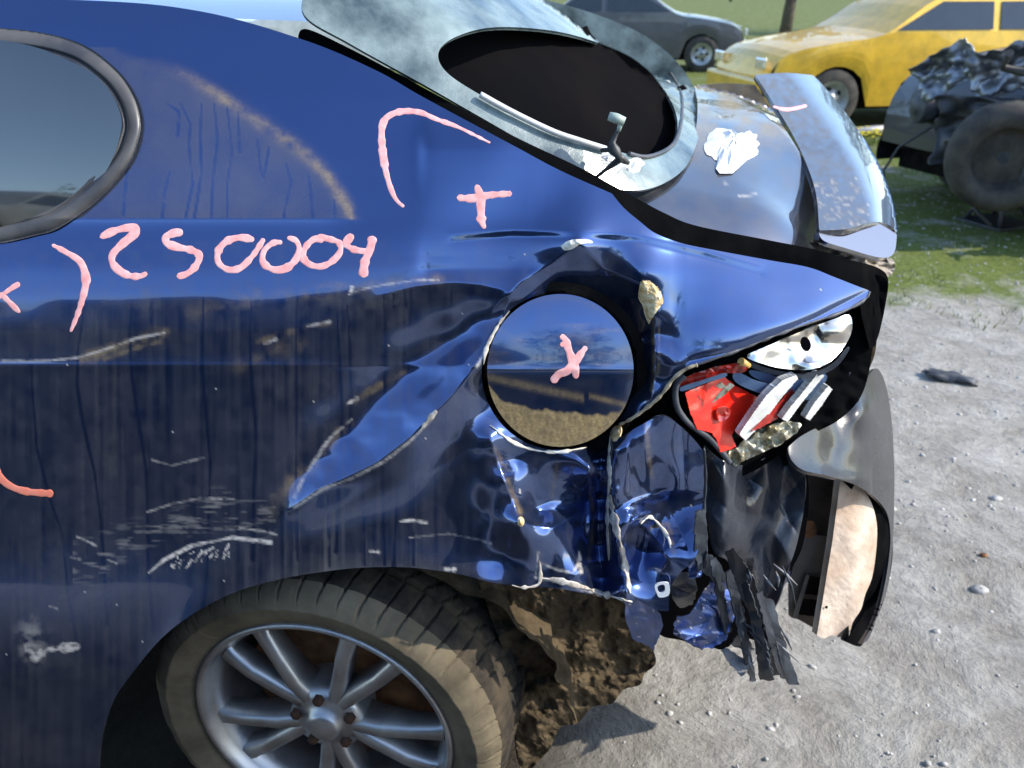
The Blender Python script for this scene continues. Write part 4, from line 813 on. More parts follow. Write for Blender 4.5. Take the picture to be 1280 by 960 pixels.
sheet('red_lens', [(896, 512), (906, 508), (914, 514), (908, 524), (898, 526)], -.004, M['reddark'], lamp, slope=(.0006, -.0003), nz=.003, ns=9, seed=4)
sheet('lens_shard', [(912, 479), (918, 482), (906, 494), (889, 505), (896, 494)], -.010, M['clear'], lamp, step=1.2, hard=True)
sheet('lens_shard', [(895, 482), (902, 478), (908, 484), (899, 486)], -.008, M['clear'], lamp, step=1.2, hard=True)
sheet('lamp_housing', [(916, 468), (924, 466), (945, 476), (966, 483), (962, 494), (940, 488), (920, 478)], .006, M['bluegrey'], lamp, step=1.5)
sheet('lamp_housing', [(938, 463), (960, 467), (990, 478), (1000, 474), (1005, 484), (985, 490), (960, 480), (940, 470)], .012, M['bluegrey'], lamp, step=1.5)
sheet('lamp_housing', [(1003, 470), (1020, 466), (1034, 470), (1026, 486), (1010, 500), (1000, 492)], .016, M['bluegrey'], lamp, step=1.5)
sheet('red_lens', [(997, 480), (996, 494), (972, 524), (950, 536), (940, 540), (958, 520), (980, 498)], -.006, M['reddark'], lamp, hard=True, slope=(.0008, 0), nz=.002)
sheet('lamp_fin', [(980, 475), (996, 469), (998, 474), (978, 497), (960, 521), (944, 540), (932, 551), (925, 543), (940, 520), (960, 493)], -.014, M['fin'], lamp, hard=True, slope=(.0009, .0004), rim=.010, nz=.0008, ns=12, step=1)
sheet('lamp_fin', [(1024, 466), (1031, 470), (1016, 488), (1005, 501), (993, 517), (985, 528), (978, 524), (988, 510), (1000, 496)], -.014, M['fin'], lamp, hard=True, slope=(.0009, .0004), rim=.010, nz=.0008, ns=12, step=1, seed=2)
sheet('lamp_fin', [(1036, 483), (1041, 487), (1028, 507), (1013, 526), (1007, 523), (1018, 505)], -.014, M['fin'], lamp, hard=True, slope=(.0009, .0004), rim=.010, nz=.0008, ns=12, step=1, seed=3)
sheet('reflector', [(934, 445), (965, 430), (1005, 413), (1045, 398), (1062, 394), (1065, 412), (1056, 432), (1038, 452), (1012, 462), (982, 461), (955, 455)], .000, M['reflector'], lamp, nz=.010, ns=34, seed=2, slope=(.0004, -.0006), step=1.5)
sheet('reflector_rim', [(930, 449), (955, 459), (985, 466), (1012, 467), (1040, 456), (1058, 436), (1061, 438), (1044, 460), (1014, 472), (982, 471), (952, 464), (928, 454)], -.006, M['plasticdull'], lamp, step=1.5)
patch('bulb_hole', circ(1007, 430, 6.5, 9.5, 20, -.3), lambda u, v: float(lampY(1000, 430)) - .022 + 0 * u, M['cabin'], lamp, step=1.2)
sheet('lens_shard', [(903, 568), (920, 560), (930, 550), (958, 532), (985, 528), (1002, 530), (990, 545), (965, 560), (930, 576), (915, 582)], .004, M['clear'], lamp, nz=.010, ns=9, seed=6, step=1.5)
q = sample_line([(856, 470), (847, 478), (844, 492), (848, 512), (862, 530), (884, 546), (900, 562), (912, 578)], 8)
tube('lens_rim', [PV(u, v, float(lampY(u, v)) - .006) for u, v in q], [.0045] * len(q), M['plasticdull'], lamp, seg=7)
M['socket'] = simple('amber_socket', (.6, .3, .05), (.8, .5, .15), rough=.4, scale=40)
tube('bulb_socket', [PV(926, 452, float(lampY(926, 452)) - .01), PV(936, 457, float(lampY(936, 457)) - .006)], [.006, .004], M['socket'], lamp)
# rear corner: weatherstrip and metal hanging behind the lamp
def cornY(u, v): return .20 + (u - 1060) * .0012 + (v - 420) * .0001
for i, (pts, mm, dd) in enumerate([([(1084, 348), (1108, 350), (1106, 384), (1096, 424), (1084, 466), (1074, 500), (1066, 498), (1062, 440), (1072, 400)], 'channel', 0), ([(1066, 408), (1074, 400), (1080, 430), (1082, 470), (1076, 492), (1070, 470)], 'plasticdull', -.02),
        ([(1086, 425), (1096, 414), (1094, 440), (1088, 458), (1082, 466)], 'mud', -.022), ([(1030, 470), (1060, 440), (1066, 470), (1056, 505), (1030, 530), (1012, 532), (1025, 500)], 'channel', .015), ([(1040, 500), (1062, 458), (1065, 462), (1046, 504)], 'plasticdull', -.01)]):
    sheet('corner_trim', pts, dd, M[mm], car, base=cornY, nz=.004, ns=20, seed=i, step=2.5)

# ---------------------------------------------------------------- bumper cover, foam and beam
def bumpY(u, v):
    a = np.clip((u - 985) / 130, 0, 1.1); d_r = np.clip((u - 1070) / 48, 0, 1)
    return .06 + .20 * a ** 1.3 + .10 * d_r ** 2 + np.clip(598 - v, 0, 200) * .0011 - .020 * np.exp(-((v - 604) / 16) ** 2) * (a < .8) + .004 * fbm(N1, u / 40, v / 50, 2) + .012 * np.exp(-((u - 1040) / 14) ** 2) * np.clip((600 - v) / 40, 0, 1) - .038 * np.exp(-((u - 1083) / 22) ** 2 - ((v - 516) / 24) ** 2)
bump_poly = smooth_poly([(984, 560, 1), (1000, 546), (1022, 534), (1044, 524), (1062, 500), (1076, 482), (1092, 462), (1100, 464), (1108, 484), (1114, 520), (1117, 560), (1118, 610), (1116, 680), (1109, 735), (1098, 768), (1086, 798), (1076, 806, 1), (1086, 790), (1097, 766), (1105, 735), (1111, 700), (1113, 668), (1108, 640), (1090, 619), (1064, 604), (1032, 594), (1005, 588), (990, 576)])
M['bumper_skin'] = simple('scuffed_bumper', (.010, .010, .012), (.035, .035, .04), rough=.22, scale=8, r2=.45, bumpd=.0008, bscale=40, spec=.5, coat=.2)
bc = patch('bumper_cover', bump_poly, bumpY, M['bumper_skin'], car, step=2.5, rim=.006)
patch('bumper_inside', smooth_poly([(1052, 598), (1088, 610), (1112, 640), (1116, 690), (1108, 740), (1095, 775), (1080, 803), (1072, 808), (1050, 799, 1), (1066, 770), (1078, 720), (1082, 660), (1070, 620)]), lambda u, v: bumpY(u, v) + .006 + .08 * np.clip((1112 - u) / 30, 0, 1), M['channel'], bc, step=4)
def foamY(u, v): return .23 + .00075 * (u - 1050) + .000030 * np.clip(u - 1062, 0, None) ** 2 + .00006 * (v - 700) + .004 * fbm(N2, u / 30, v / 44, 2) + .0006 * fbm(N1, u / 6, v / 6, 2)
fo = patch('bumper_foam', smooth_poly([(1053, 596), (1046, 636), (1040, 680), (1034, 716), (1027, 760), (1021, 794, 1), (1030, 798), (1040, 794), (1052, 797), (1062, 795, 1), (1066, 778), (1076, 762), (1082, 742), (1090, 722), (1095, 690), (1096, 655), (1088, 626), (1072, 604)]), foamY, M['foam'], car, step=2, rim=.012)
patch('foam_hole', circ(1033, 759, 2, 2, 10), lambda u, v: foamY(u, v) - .004, M['cabin'], fo, step=1)
M['beam'] = simple('dirty_beam', (.03, .022, .018), (.10, .07, .05), rough=.7, scale=10, bumpd=.002)
M['beam_light'] = simple('scraped_beam', (.09, .08, .07), (.15, .13, .11), rough=.6, scale=18)
beamf = lambda d0: (lambda u, v: .27 + d0 + 0 * u)
bm = patch('bumper_beam', smooth_poly([(1006, 580), (1056, 590), (1052, 640), (1044, 690), (1034, 740), (1026, 790, 1), (990, 770, 1), (992, 720), (1000, 650)], n=5), beamf(.02), M['beam'], car, step=3, rim=.02)
patch('beam_plate', [(1004, 668), (1040, 672), (1034, 722), (1008, 718), (998, 745), (990, 772), (987, 770), (986, 730)], beamf(.0), M['beam_light'], bm, step=2, rim=.004)
for (a, b) in ((720, 742), (748, 768)):
    patch('beam_slot', [(1009 - (a - 720) * .35, a), (1034 - (a - 720) * .25, a + 3), (1030 - (b - 742) * .25, b + 4), (1001 - (b - 742) * .30, b)], beamf(-.006), M['dark'], bm, step=2)
patch('beam_flange', [(1008, 718), (1012, 720), (996, 774), (990, 772)], beamf(-.012), M['beam_light'], bm, step=1.5, rim=.003)
patch('beam_bolt', circ(1012, 662, 9, 11, 16), beamf(-.002), M['rust'], bm, step=2, rim=.006)

# ---------------------------------------------------------------- torn plastic behind the wheel
def curtY(u, v):
    d = (u - 930) + (v - 650) * .12
    return .10 + .018 * np.sin(d / 17 + 1.3 * fbm(N1, u / 60, v / 90, 2)) + .006 * fbm(N2, u / 46, v / 90, 2) + (u - 930) * .0008 + folds(u, v * .6, 3, 44, .026, 6) 
M['curtain'] = simple('torn_liner', (.006, .009, .018), (.032, .037, .048), rough=.16, scale=7, r2=.36, bumpd=.0015, bscale=40, spec=.6)
cur = patch('torn_liner', jagged(smooth_poly([(880, 556, 1), (905, 576), (940, 580), (985, 552, 1), (1004, 588), (1006, 628), (996, 680), (984, 716), (974, 748), (962, 770), (955, 776, 1), (944, 752), (928, 724), (908, 700), (892, 690), (884, 650), (878, 600)]), .9, 5), curtY, M['curtain'], car, step=2, rim=.003)
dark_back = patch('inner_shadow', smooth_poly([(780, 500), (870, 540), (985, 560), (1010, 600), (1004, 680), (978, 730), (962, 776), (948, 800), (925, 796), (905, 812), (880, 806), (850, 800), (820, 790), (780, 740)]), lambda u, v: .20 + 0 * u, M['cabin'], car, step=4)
r_ = random.Random(4)
M['shard'] = simple('black_shard', (.010, .013, .018), (.04, .05, .065), rough=.35, scale=14, r2=.6, bumpd=.001, bscale=60)
M['shardgrey'] = simple('grey_shard', (.12, .12, .12), (.28, .27, .27), rough=.55, scale=12, bumpd=.001)
def zero(u, v): return 0 * u
SH = [([(906, 690), (918, 686), (932, 706), (944, 728), (958, 760), (972, 800), (984, 842), (965, 846), (952, 800), (938, 770), (922, 738)], .055, 'shard', (-.0004, .0006)),
 ([(955, 745), (968, 752), (974, 780), (990, 830), (1000, 856), (986, 856), (970, 820), (958, 780)], .07, 'shard', (.0008, .0002)),
 ([(940, 770), (952, 768), (960, 800), (968, 850), (950, 850), (944, 812)], .04, 'shard', (-.001, .0003)), ([(884, 690), (900, 704), (912, 730), (908, 748), (892, 728), (876, 712)], .05, 'shard', (.001, .001)),
 ([(862, 700), (872, 690), (878, 700), (876, 722), (860, 722)], .03, 'crumple', (.0, -.001)),
 ([(900, 712), (912, 724), (916, 748), (917, 775), (908, 800), (890, 812), (872, 806), (850, 795), (842, 782), (846, 770), (862, 768), (872, 752), (880, 738)], .035, 'crumple', (.0004, -.0006)),
 ([(846, 770), (856, 772), (866, 784), (884, 800), (878, 812), (858, 802), (842, 792)], .02, 'crumple', (.0, -.0014)),
 ([(780, 742), (810, 752), (826, 768), (829, 782), (822, 800), (818, 814), (806, 806), (790, 798), (782, 776)], .05, 'crumple', (.0004, .0002)),
 ([(900, 812), (918, 808), (948, 812), (944, 826), (934, 838), (926, 845), (912, 828)], .05, 'shardgrey', (.0003, -.0010)), ([(925, 790), (936, 800), (942, 812), (926, 816), (914, 806)], .06, 'shardgrey', (0, .0012)),
 ([(838, 726), (848, 716), (868, 716), (872, 738), (866, 756), (850, 760), (840, 748)], .06, 'curtain', (.001, .0005))]
SH += [([(908, 716), (914, 712), (930, 760), (938, 812), (946, 850), (938, 852), (926, 800), (914, 750)], .03, 'shard', (.0012, .0002)), ([(926, 730), (933, 726), (950, 775), (962, 824), (966, 848), (957, 846), (944, 796)], .022, 'shard', (-.0012, .0003)),
 ([(946, 742), (954, 738), (966, 786), (980, 836), (986, 850), (976, 848), (962, 806)], .026, 'curtain', (.001, .0004)), ([(888, 700), (895, 697), (906, 742), (914, 790), (908, 796), (897, 752)], .02, 'shard', (.0015, 0)), ([(934, 700), (942, 698), (948, 730), (944, 756), (936, 730)], .04, 'curtain', (.001, .001)), ([(870, 640), (882, 636), (884, 690), (874, 716), (868, 690)], -.004, 'shard', (.001, .0004))]
M['crumple'] = paint_mat('crumpled_paint', (.03, .07, .25), coat_ior=1.5, rough=.34, metal=.8)
for i, (pts, dY, mm, slp) in enumerate(SH):
    sheet('torn_shard', [(a, b) for a, b in pts], dY, M[mm], car, base=zero, slope=slp, nz=.002, ns=30, fz=.009, jag=1.4, seed=i * 1.7, hard=True, rim=.002, step=1.5, attrs=(lambda u, v: {'dust': np.clip(.25 + .25 * fbm(N1, u / 9, v / 9, 3), 0, .8), 'scratch_glint': .5 * (fbm(N2, u / 4, v / 4, 2) > 1.0)}) if mm == 'crumple' else None)
for k in range(16):
    a = r_.uniform(918, 978); b = r_.uniform(700, 815); an = r_.choice([r_.uniform(1.0, 1.45), r_.uniform(-1.1, -.5)]); L_ = r_.uniform(18, 60)
    y0 = .03 + r_.uniform(0, .03)
    tube('torn_fibre', [PV(a, b, y0), PV(a + L_ * .5 * math.cos(an) + r_.uniform(-3, 3), b + L_ * .5 * abs(math.sin(an)), y0 - .008), PV(a + L_ * math.cos(an), b + L_ * abs(math.sin(an)), y0)], [.001, .0022, .0006], M['shardgrey'] if k % 3 == 0 else M['shard'], car, seg=5)
# dark folded edge hanging between blue crumple and liner
edge_bead([(880, 560), (882, 600), (880, 640), (883, 680), (880, 712)], .0022, M['shard'], name='folded_edge', yf=lambda u, v: .02, off=0, par=car)

# ---------------------------------------------------------------- wheel arch and wheel
WX, WZ, WY = -.312, .31, .045
n_ = 80; a_ = np.linspace(.0, math.pi - .2, n_); ys = np.linspace(.045, .42, 18)
AA, YY = np.meshgrid(a_, ys, indexing='ij'); RR = .375 + .012 * fbm(N1, AA * 6, YY * 12, 3) + .02 * (YY < .03)
idx = np.arange(AA.size).reshape(AA.shape)
fa = np.stack([idx[:-1, :-1].ravel(), idx[:-1, 1:].ravel(), idx[1:, 1:].ravel(), idx[1:, :-1].ravel()], 1)
XX = WX + .03 + RR * 1.02 * np.cos(AA); ZZ = WZ + RR * np.sin(AA) * .88
obj('arch_liner', np_mesh('arch_liner', np.stack([XX, YY, ZZ], -1).reshape(-1, 3), fa), M['mud'], car)
def mudY(u, v): return .12 + .0005 * (u - 700) + .00035 * (v - 760) + .016 * fbm(N1, u / 26, v / 22, 4)
patch('mud_flap', smooth_poly([(600, 700), (700, 715), (770, 735), (800, 765), (812, 800), (820, 828), (806, 842), (800, 856), (780, 862), (764, 880), (740, 884), (722, 904), (700, 910), (684, 940), (650, 960), (640, 850), (610, 760)]), mudY, M['mud'], car, step=3, rim=.01)
lathe('arch_back', [(.02, .40), (.40, .42)], M['dark'], car, seg=40).location = (WX, 0, WZ)
wheel = empty('wheel', (WX, WY, WZ)); wheel.parent = car
wheel.rotation_euler = (math.radians(2), 0, math.radians(-11)); wheel.scale = (1, 1.18, 1)
# tyre as a fine lathe with grooves pressed into shoulder and tread
prof = [(.212, .004), (.216, -.004), (.224, -.007), (.234, -.013), (.250, -.0215), (.264, -.0235), (.266, -.0245), (.268, -.0235), (.280, -.020), (.290, -.012), (.297, -.004), (.3035, .006), (.3075, .018), (.3095, .032), (.311, .046), (.3115, .060), (.312, .08), (.312, .10), (.312, .12), (.3115, .14), (.311, .156), (.3095, .170), (.3075, .184), (.3035, .196), (.297, .206), (.28, .218), (.25, .222), (.222, .2)]
pr = [];
for (a, b) in zip(prof[:-1], prof[1:]):
    m_ = 3 if a[0] > .285 else 1
    for k in range(m_): pr.append((a[0] + (b[0] - a[0]) * k / m_, a[1] + (b[1] - a[1]) * k / m_))
pr.append(prof[-1]); pr = np.array(pr); ns_ = 900
th = np.linspace(0, 2 * math.pi, ns_, endpoint=False); R_ = np.tile(pr[:, 0], (ns_, 1)); Y_ = np.tile(pr[:, 1], (ns_, 1)); T_ = np.tile(th[:, None], (1, len(pr)))
sh = ((Y_ < .045) & (R_ > .288)) | ((Y_ > .16) & (R_ > .288)); ph = (T_ * 56 / (2 * math.pi) + Y_ * 6) % 1
R_ = R_ - .007 * (sh & (ph < .09))
ph2 = (T_ * 56 / (2 * math.pi) + Y_ * 22) % 1
R_ = R_ - .006 * ((Y_ > .052) & (Y_ < .155) & (ph2 < .12)) - .007 * (((np.abs(Y_ - .050) < .0035) | (np.abs(Y_ - .085) < .004) | (np.abs(Y_ - .122) < .004) | (np.abs(Y_ - .158) < .0035)))
R_ = R_ + .0012 * fbm(N1, T_ * 22, Y_ * 60, 2) * (R_ > .23)
V_ = np.stack([R_ * np.cos(T_), Y_, R_ * np.sin(T_)], -1).reshape(-1, 3); idx = np.arange(ns_ * len(pr)).reshape(ns_, len(pr)); nx_ = np.roll(idx, -1, 0)
ft = np.stack([idx[:, :-1].ravel(), nx_[:, :-1].ravel(), nx_[:, 1:].ravel(), idx[:, 1:].ravel()], 1)
me_t = np_mesh('tyre', V_, ft); tyre = obj('tyre', me_t, M['tyre_side'], wheel); me_t.materials.append(M['tyre_tread'])
mi = (Y_[:, :-1] > .0) & (R_[:, :-1] > .28); me_t.polygons.foreach_set('material_index', mi.ravel().astype(np.int32)); me_t.update()
rim = lathe('rim', [(.2225, .004), (.2235, -.008), (.220, -.012), (.214, -.010), (.210, .0), (.205, .008), (.198, .014), (.194, .03), (.190, .06), (.186, .12), (.19, .19)], M['alloy'], wheel, seg=160)
lathe('brake_disc', [(.0, .075), (.165, .075), (.168, .082), (.165, .09), (0, .09)], M['rust'], wheel, seg=64)
lathe('wheel_back', [(.0, .16), (.2, .17)], M['rust_dark'], wheel, seg=40)
for k in range(5):
    for s_ in (-1, 1):
        a = math.radians(60 + 72 * k + s_ * 13); ca, sa = math.cos(a), math.sin(a); tx, tz = -sa, ca
        a2 = math.radians(60 + 72 * k + s_ * 7.); c2_, s2_ = math.cos(a2), math.sin(a2)
        Vs = []
        st_ = [(.045, .014, .004, .05, c2_, s2_), (.09, .0135, .0, .042, .5 * (c2_ + ca), .5 * (s2_ + sa)), (.15, .013, .001, .034, ca, sa), (.188, .0145, .005, .03, ca, sa), (.203, .019, .008, .03, ca, sa)]
        for (r0, hw, yf_, dp, cc_, ss_) in st_:
            for (o_, y_) in ((-hw, yf_ + dp), (-hw, yf_ + .006), (-hw * .6, yf_), (hw * .6, yf_), (hw, yf_ + .006), (hw, yf_ + dp)):
                Vs.append((r0 * cc_ + o_ * tx, y_, r0 * ss_ + o_ * tz))
        Fs = [(i * 6 + j, i * 6 + j + 1, (i + 1) * 6 + j + 1, (i + 1) * 6 + j) for i in range(4) for j in range(5)] + [(i * 6 + 5, i * 6, (i + 1) * 6, (i + 1) * 6 + 5) for i in range(4)]
        pydata('spoke', Vs, Fs, M['alloy'], wheel, smooth=True)
hub = lathe('hub_cap', [(0, -.012), (.022, -.012), (.028, -.008), (.032, 0), (.045, .003), (.062, .006), (.066, .02), (.066, .06)], M['alloy'], wheel, seg=48)
for k in range(5):
    a = math.radians(60 + 36 + 72 * k); lg = lathe('lug_nut', [(0, -.004), (.008, -.004), (.010, 0), (.010, .016)], M['rust_dark'], wheel, seg=6); lg.location = (.05 * math.cos(a), 0, .05 * math.sin(a))

# ---------------------------------------------------------------- neighbouring cars and yard objects
nb = wreck_body('parked_car', (.018, .019, .024), L=4.6, H=1.46, rough=.4); nb.location = (-.5, -2.30, 0); nb.rotation_euler = (0, 0, 0.02)
tag(nb, 'black saloon parked close beside the blue coupe, behind the viewer', 'car')
# black wreck with its front torn open (no lamps, no front bumper)
bw = wreck_body('wrecked_car', (.02, .022, .028), L=4.3, H=1.42, rough=.45); bw.location = (5.28, 5.25, -.02); bw.scale = (1.12, 1.12, 1.15); bw.rotation_euler = (math.radians(2), 0, math.radians(180 + 12))
tag(bw, 'black wrecked car with its nose torn open at the right edge of the yard', 'wrecked car')
for ch in list(bw.children):
    if ch.name.startswith('headlight') or (ch.name.startswith('bumper') and ch.data.vertices[0].co.x > 0): bpy.data.objects.remove(ch)
M['silver'] = simple('crumpled_silver', (.10, .11, .13), (.42, .44, .48), rough=.35, metallic=.7, scale=6, bumpd=.01, bscale=9)
def crumple_sheet(name, w_, h_, amp, mat, parent, loc, rot, seed, nu=26, nv=20, fr=3.0, edge=.12):
    V = []
    for i in range(nu):
        for j in range(nv):
            a, b = i / (nu - 1) - .5, j / (nv - 1) - .5
            z = amp * float(fbm(N1, np.array(a * fr * 2 + seed), np.array(b * fr * 2 + seed * 1.7), 3))
            ed = 1 + edge * float(N2(np.array(a * 9 + seed), np.array(b * 9.0)))
            V.append((a * w_ * ed, b * h_ * ed, z - amp * 1.6 * (a * a + b * b) * 2))
    Fc = [(i * nv + j, (i + 1) * nv + j, (i + 1) * nv + j + 1, i * nv + j + 1) for i in range(nu - 1) for j in range(nv - 1)]
    o = pydata(name, V, Fc, mat, parent, smooth=True); o.location = loc; o.rotation_euler = rot
    s_ = o.modifiers.new('thickness', 'SOLIDIFY'); s_.thickness = .004
    return o
crumple_sheet('torn_fender', .45, .28, .05, M['silver'], bw, (2.12, .35, .88), (1.1, .2, -.9), 3); crumple_sheet('torn_fender', .35, .22, .04, M['silver'], bw, (2.2, -.1, .84), (1.3, .5, -1.2), 8)
crumple_sheet('hanging_panel', .7, .35, .05, M['plastic'], bw, (2.20, .45, .55), (1.4, 0, -1.0), 11); crumple_sheet('hanging_panel', 1.0, .25, .05, M['plasticdull'], bw, (1.6, .88, .36), (1.3, .1, 0), 15)
rr_ = random.Random(12)
for k in range(9):
    p0 = Vector((2.15 + rr_.uniform(-.1, .12), rr_.uniform(-.6, .75), rr_.uniform(.3, .85))); q = [p0]
    for _ in range(5): q.append(q[-1] + Vector((rr_.uniform(-.08, .10), rr_.uniform(-.2, .2), rr_.uniform(-.16, .10))))
    tube('hose', [tuple(x) for x in smooth3(q)] if False else q, [rr_.uniform(.008, .022)] * len(q), M['rubber'] if k % 3 else M['silver'], bw, seg=7)
for (x, y, z, r, l) in ((2.2, .25, .5, .13, .16), (2.18, -.3, .62, .1, .12), (2.25, .62, .42, .15, .1)):
    pl = lathe('pulley', [(0, -l / 2), (r * .5, -l / 2), (r * .6, -l * .3), (r * .9, -l * .35), (r, -l * .2), (r, l * .2), (r * .9, l / 2), (0, l / 2)], M['plasticdull'], bw, seg=24); pl.location = (x, y, z); pl.rotation_euler = (0, .2, math.radians(80))
ww = lathe('loose_wheel', [(.03, -.02), (.10, -.03), (.15, .0), (.155, -.07), (.17, -.085), (.22, -.10), (.26, -.07), (.275, 0), (.26, .07), (.22, .09), (.15, .05)], M['tyre_plain'], bw, seg=36); ww.location = (2.38, .66, .46); ww.rotation_euler = (.15, 0, math.radians(150))
g = G(1250, 292); js = empty('jack_stand', (g.x + .1, g.y + .25, 0), .4, 'black steel stand under the nose of the black wreck', 'jack stand')
for sx, sy in ((-1, -1), (1, -1), (1, 1), (-1, 1)): tube('leg', [(sx * .14, sy * .14, 0), (sx * .035, sy * .035, .26)], [.014, .012], M['plastic'], js, seg=6)
tube('post', [(0, 0, .22), (0, 0, .42)], [.03, .028], M['plastic'], js, seg=10); box('saddle', -.06, .06, -.04, .04, .41, .44, M['plastic'], js, bevel=.006)
M['foot'] = M['plastic']; box('foot_plate', -.17, .17, -.17, .17, .0, .02, M['plastic'], js, bevel=.004)
# yellow car further back
yw = wreck_body('yellow_car', (.85, .50, .04), L=4.2, H=1.40, rough=.4)
g = G(1048, 161); yw.rotation_euler = (0, 0, math.radians(180 + 8)); yw.location = (g.x + 1.05, g.y + .95, 0)
tag(yw, 'yellow car in the sun standing behind the black wreck', 'car')
specs = [('scrap_car', (.45, .46, .47), 7.2, 13.5, 12, 'grey scrapped car in the far row, right of the yellow car'), ('scrap_car', (.10, .10, .11), 2.2, 16.5, -8, 'charcoal scrapped car in the far row behind the boot lid'),
         ('scrap_car', (.6, .6, .58), -2.6, 14.2, 5, 'white scrapped car in the far row behind the coupe roof'), ('scrap_van', (.55, .56, .58), -8.5, 15.5, 3, 'pale grey van at the left end of the far row')]
for i, (nm, col, x, y, a, lb) in enumerate(specs):
    c = wreck_body(nm, col, van=(nm == 'scrap_van'), H=2.0 if nm == 'scrap_van' else 1.42, L=4.9 if nm == 'scrap_van' else 4.3); c.location = (x, y, 0); c.rotation_euler = (0, 0, math.radians(a)); tag(c, lb, 'van' if 'van' in nm else 'scrap car', None if 'van' in nm else 'scrapped cars in the far row')
# row seen only in the reflections, on the viewer's side of the lane
for i, (col, x, y, a, lb) in enumerate([((.20, .22, .25), 6.0, -6.5, 80, 'silver grey car across the lane, nose towards the coupe'), ((.50, .5, .48), 2.9, -8.2, 95, 'white car across the lane from the coupe'), ((.05, .08, .2), -4.2, -8.0, 86, 'navy car across the lane behind the black saloon'), ((.35, .05, .03), -7.4, -7.6, 92, 'red car at the left end of the row across the lane')]):
    c = wreck_body('lane_car', col); c.location = (x, y, 0); c.rotation_euler = (0, 0, math.radians(a)); tag(c, lb, 'car', 'cars across the lane')
for i, (col, x, y, a, lb) in enumerate([((.8, .55, .08), -3.9, -7.8, 92, 'yellow scrapped car stacked on the navy car across the lane'), ((.3, .31, .3), -7.2, -7.7, 84, 'grey scrapped car stacked on the red car across the lane'), ((.10, .16, .12), -1.0, -10.5, 100, 'dark green car behind the row across the lane')]):
    c = wreck_body('stacked_car', col); c.location = (x, y, 1.2 if i < 2 else 0); c.rotation_euler = (0, 0, math.radians(a)); tag(c, lb, 'scrap car')
def tree(x, y, h, seed, label):
    r = random.Random(seed); root = empty('broadleaf_tree', (x, y, 0), 0, label, 'tree', 'trees beyond the yard')
    tube('trunk', [(0, 0, 0), (.1, .05, h * .25), (-.05, .1, h * .5), (.1, 0, h * .75)], [h * .035, h * .028, h * .018, h * .006], M['bark'], root)
    for k in range(6):
        a = r.uniform(0, 6.28); z = h * r.uniform(.25, .6); tube('limb', [(0, 0, z), (math.cos(a) * h * .12, math.sin(a) * h * .12, z + h * .1), (math.cos(a) * h * .25, math.sin(a) * h * .25, z + h * .17)], [h * .014, h * .009, h * .003], M['bark'], root, seg=6)
    n = 2600; rs = np.random.RandomState(seed); cl = rs.randn(40, 3) * np.array([.2, .2, .2]) * h + np.array([0, 0, h * .62]); c = cl[rs.randint(0, 40, n)] + rs.randn(n, 3) * h * .05
    d1 = rs.randn(n, 3); d1 /= np.linalg.norm(d1, axis=1)[:, None]; d2 = rs.randn(n, 3); d2 -= (d2 * d1).sum(1)[:, None] * d1; d2 /= np.linalg.norm(d2, axis=1)[:, None]; s = rs.uniform(.012, .026, n)[:, None] * h
    V = np.stack([c - d1 * s, c - d2 * s * .6, c + d1 * s, c + d2 * s * .6], 1).reshape(-1, 3); tag(obj('crown', np_mesh('crown', V, np.arange(n * 4).reshape(-1, 4)), M['leaf'], root), kind='stuff')
M['bark'] = simple('bark', (.06, .045, .03), (.14, .11, .08), rough=.95, scale=8); M['leaf'] = simple('leaf', (.035, .06, .015), (.08, .11, .03), rough=.7, scale=1.2)
for i, (x, y, h) in enumerate([(-15, -26, 6), (-7, -30, 7.5), (1, -27, 5), (9, -31, 8), (17, -27, 6.5), (-12, 27, 6), (-2, 30, 7), (8, 26, 5.5), (16, 29, 7)]):
    tree(x, y, h, 20 + i, ['rounded tree beyond the lane on the viewer side', 'leafy tree beyond the far row of scrapped cars'][y > 0] + ', %s' % ['far left', 'left of centre', 'centre', 'right of centre', 'far right', 'far left', 'left of centre', 'right of centre', 'far right'][i])
M['hill'] = simple('hill', (.05, .06, .04), (.10, .10, .07), rough=.95, scale=.05)
hx = np.linspace(-160, 160, 60); hv = []
for sgn in (-1, 1):
    V = []
    for x in hx:
        hgt = 9 + 6 * float(N1(np.array(x / 35 + sgn * 3), np.array(1.0))) + 2 * float(N2(np.array(x / 9), np.array(2.0 * sgn)))
        for k, f in enumerate((0, .35, .75, 1, .8)): V.append((x, sgn * (120 + k * 16), max(0, hgt) * f - .1))
    Fc = [(i * 5 + k, (i + 1) * 5 + k, (i + 1) * 5 + k + 1, i * 5 + k + 1) for i in range(59) for k in range(4)]
    tag(pydata('hill', V, Fc, M['hill'], None, smooth=True), kind='structure')
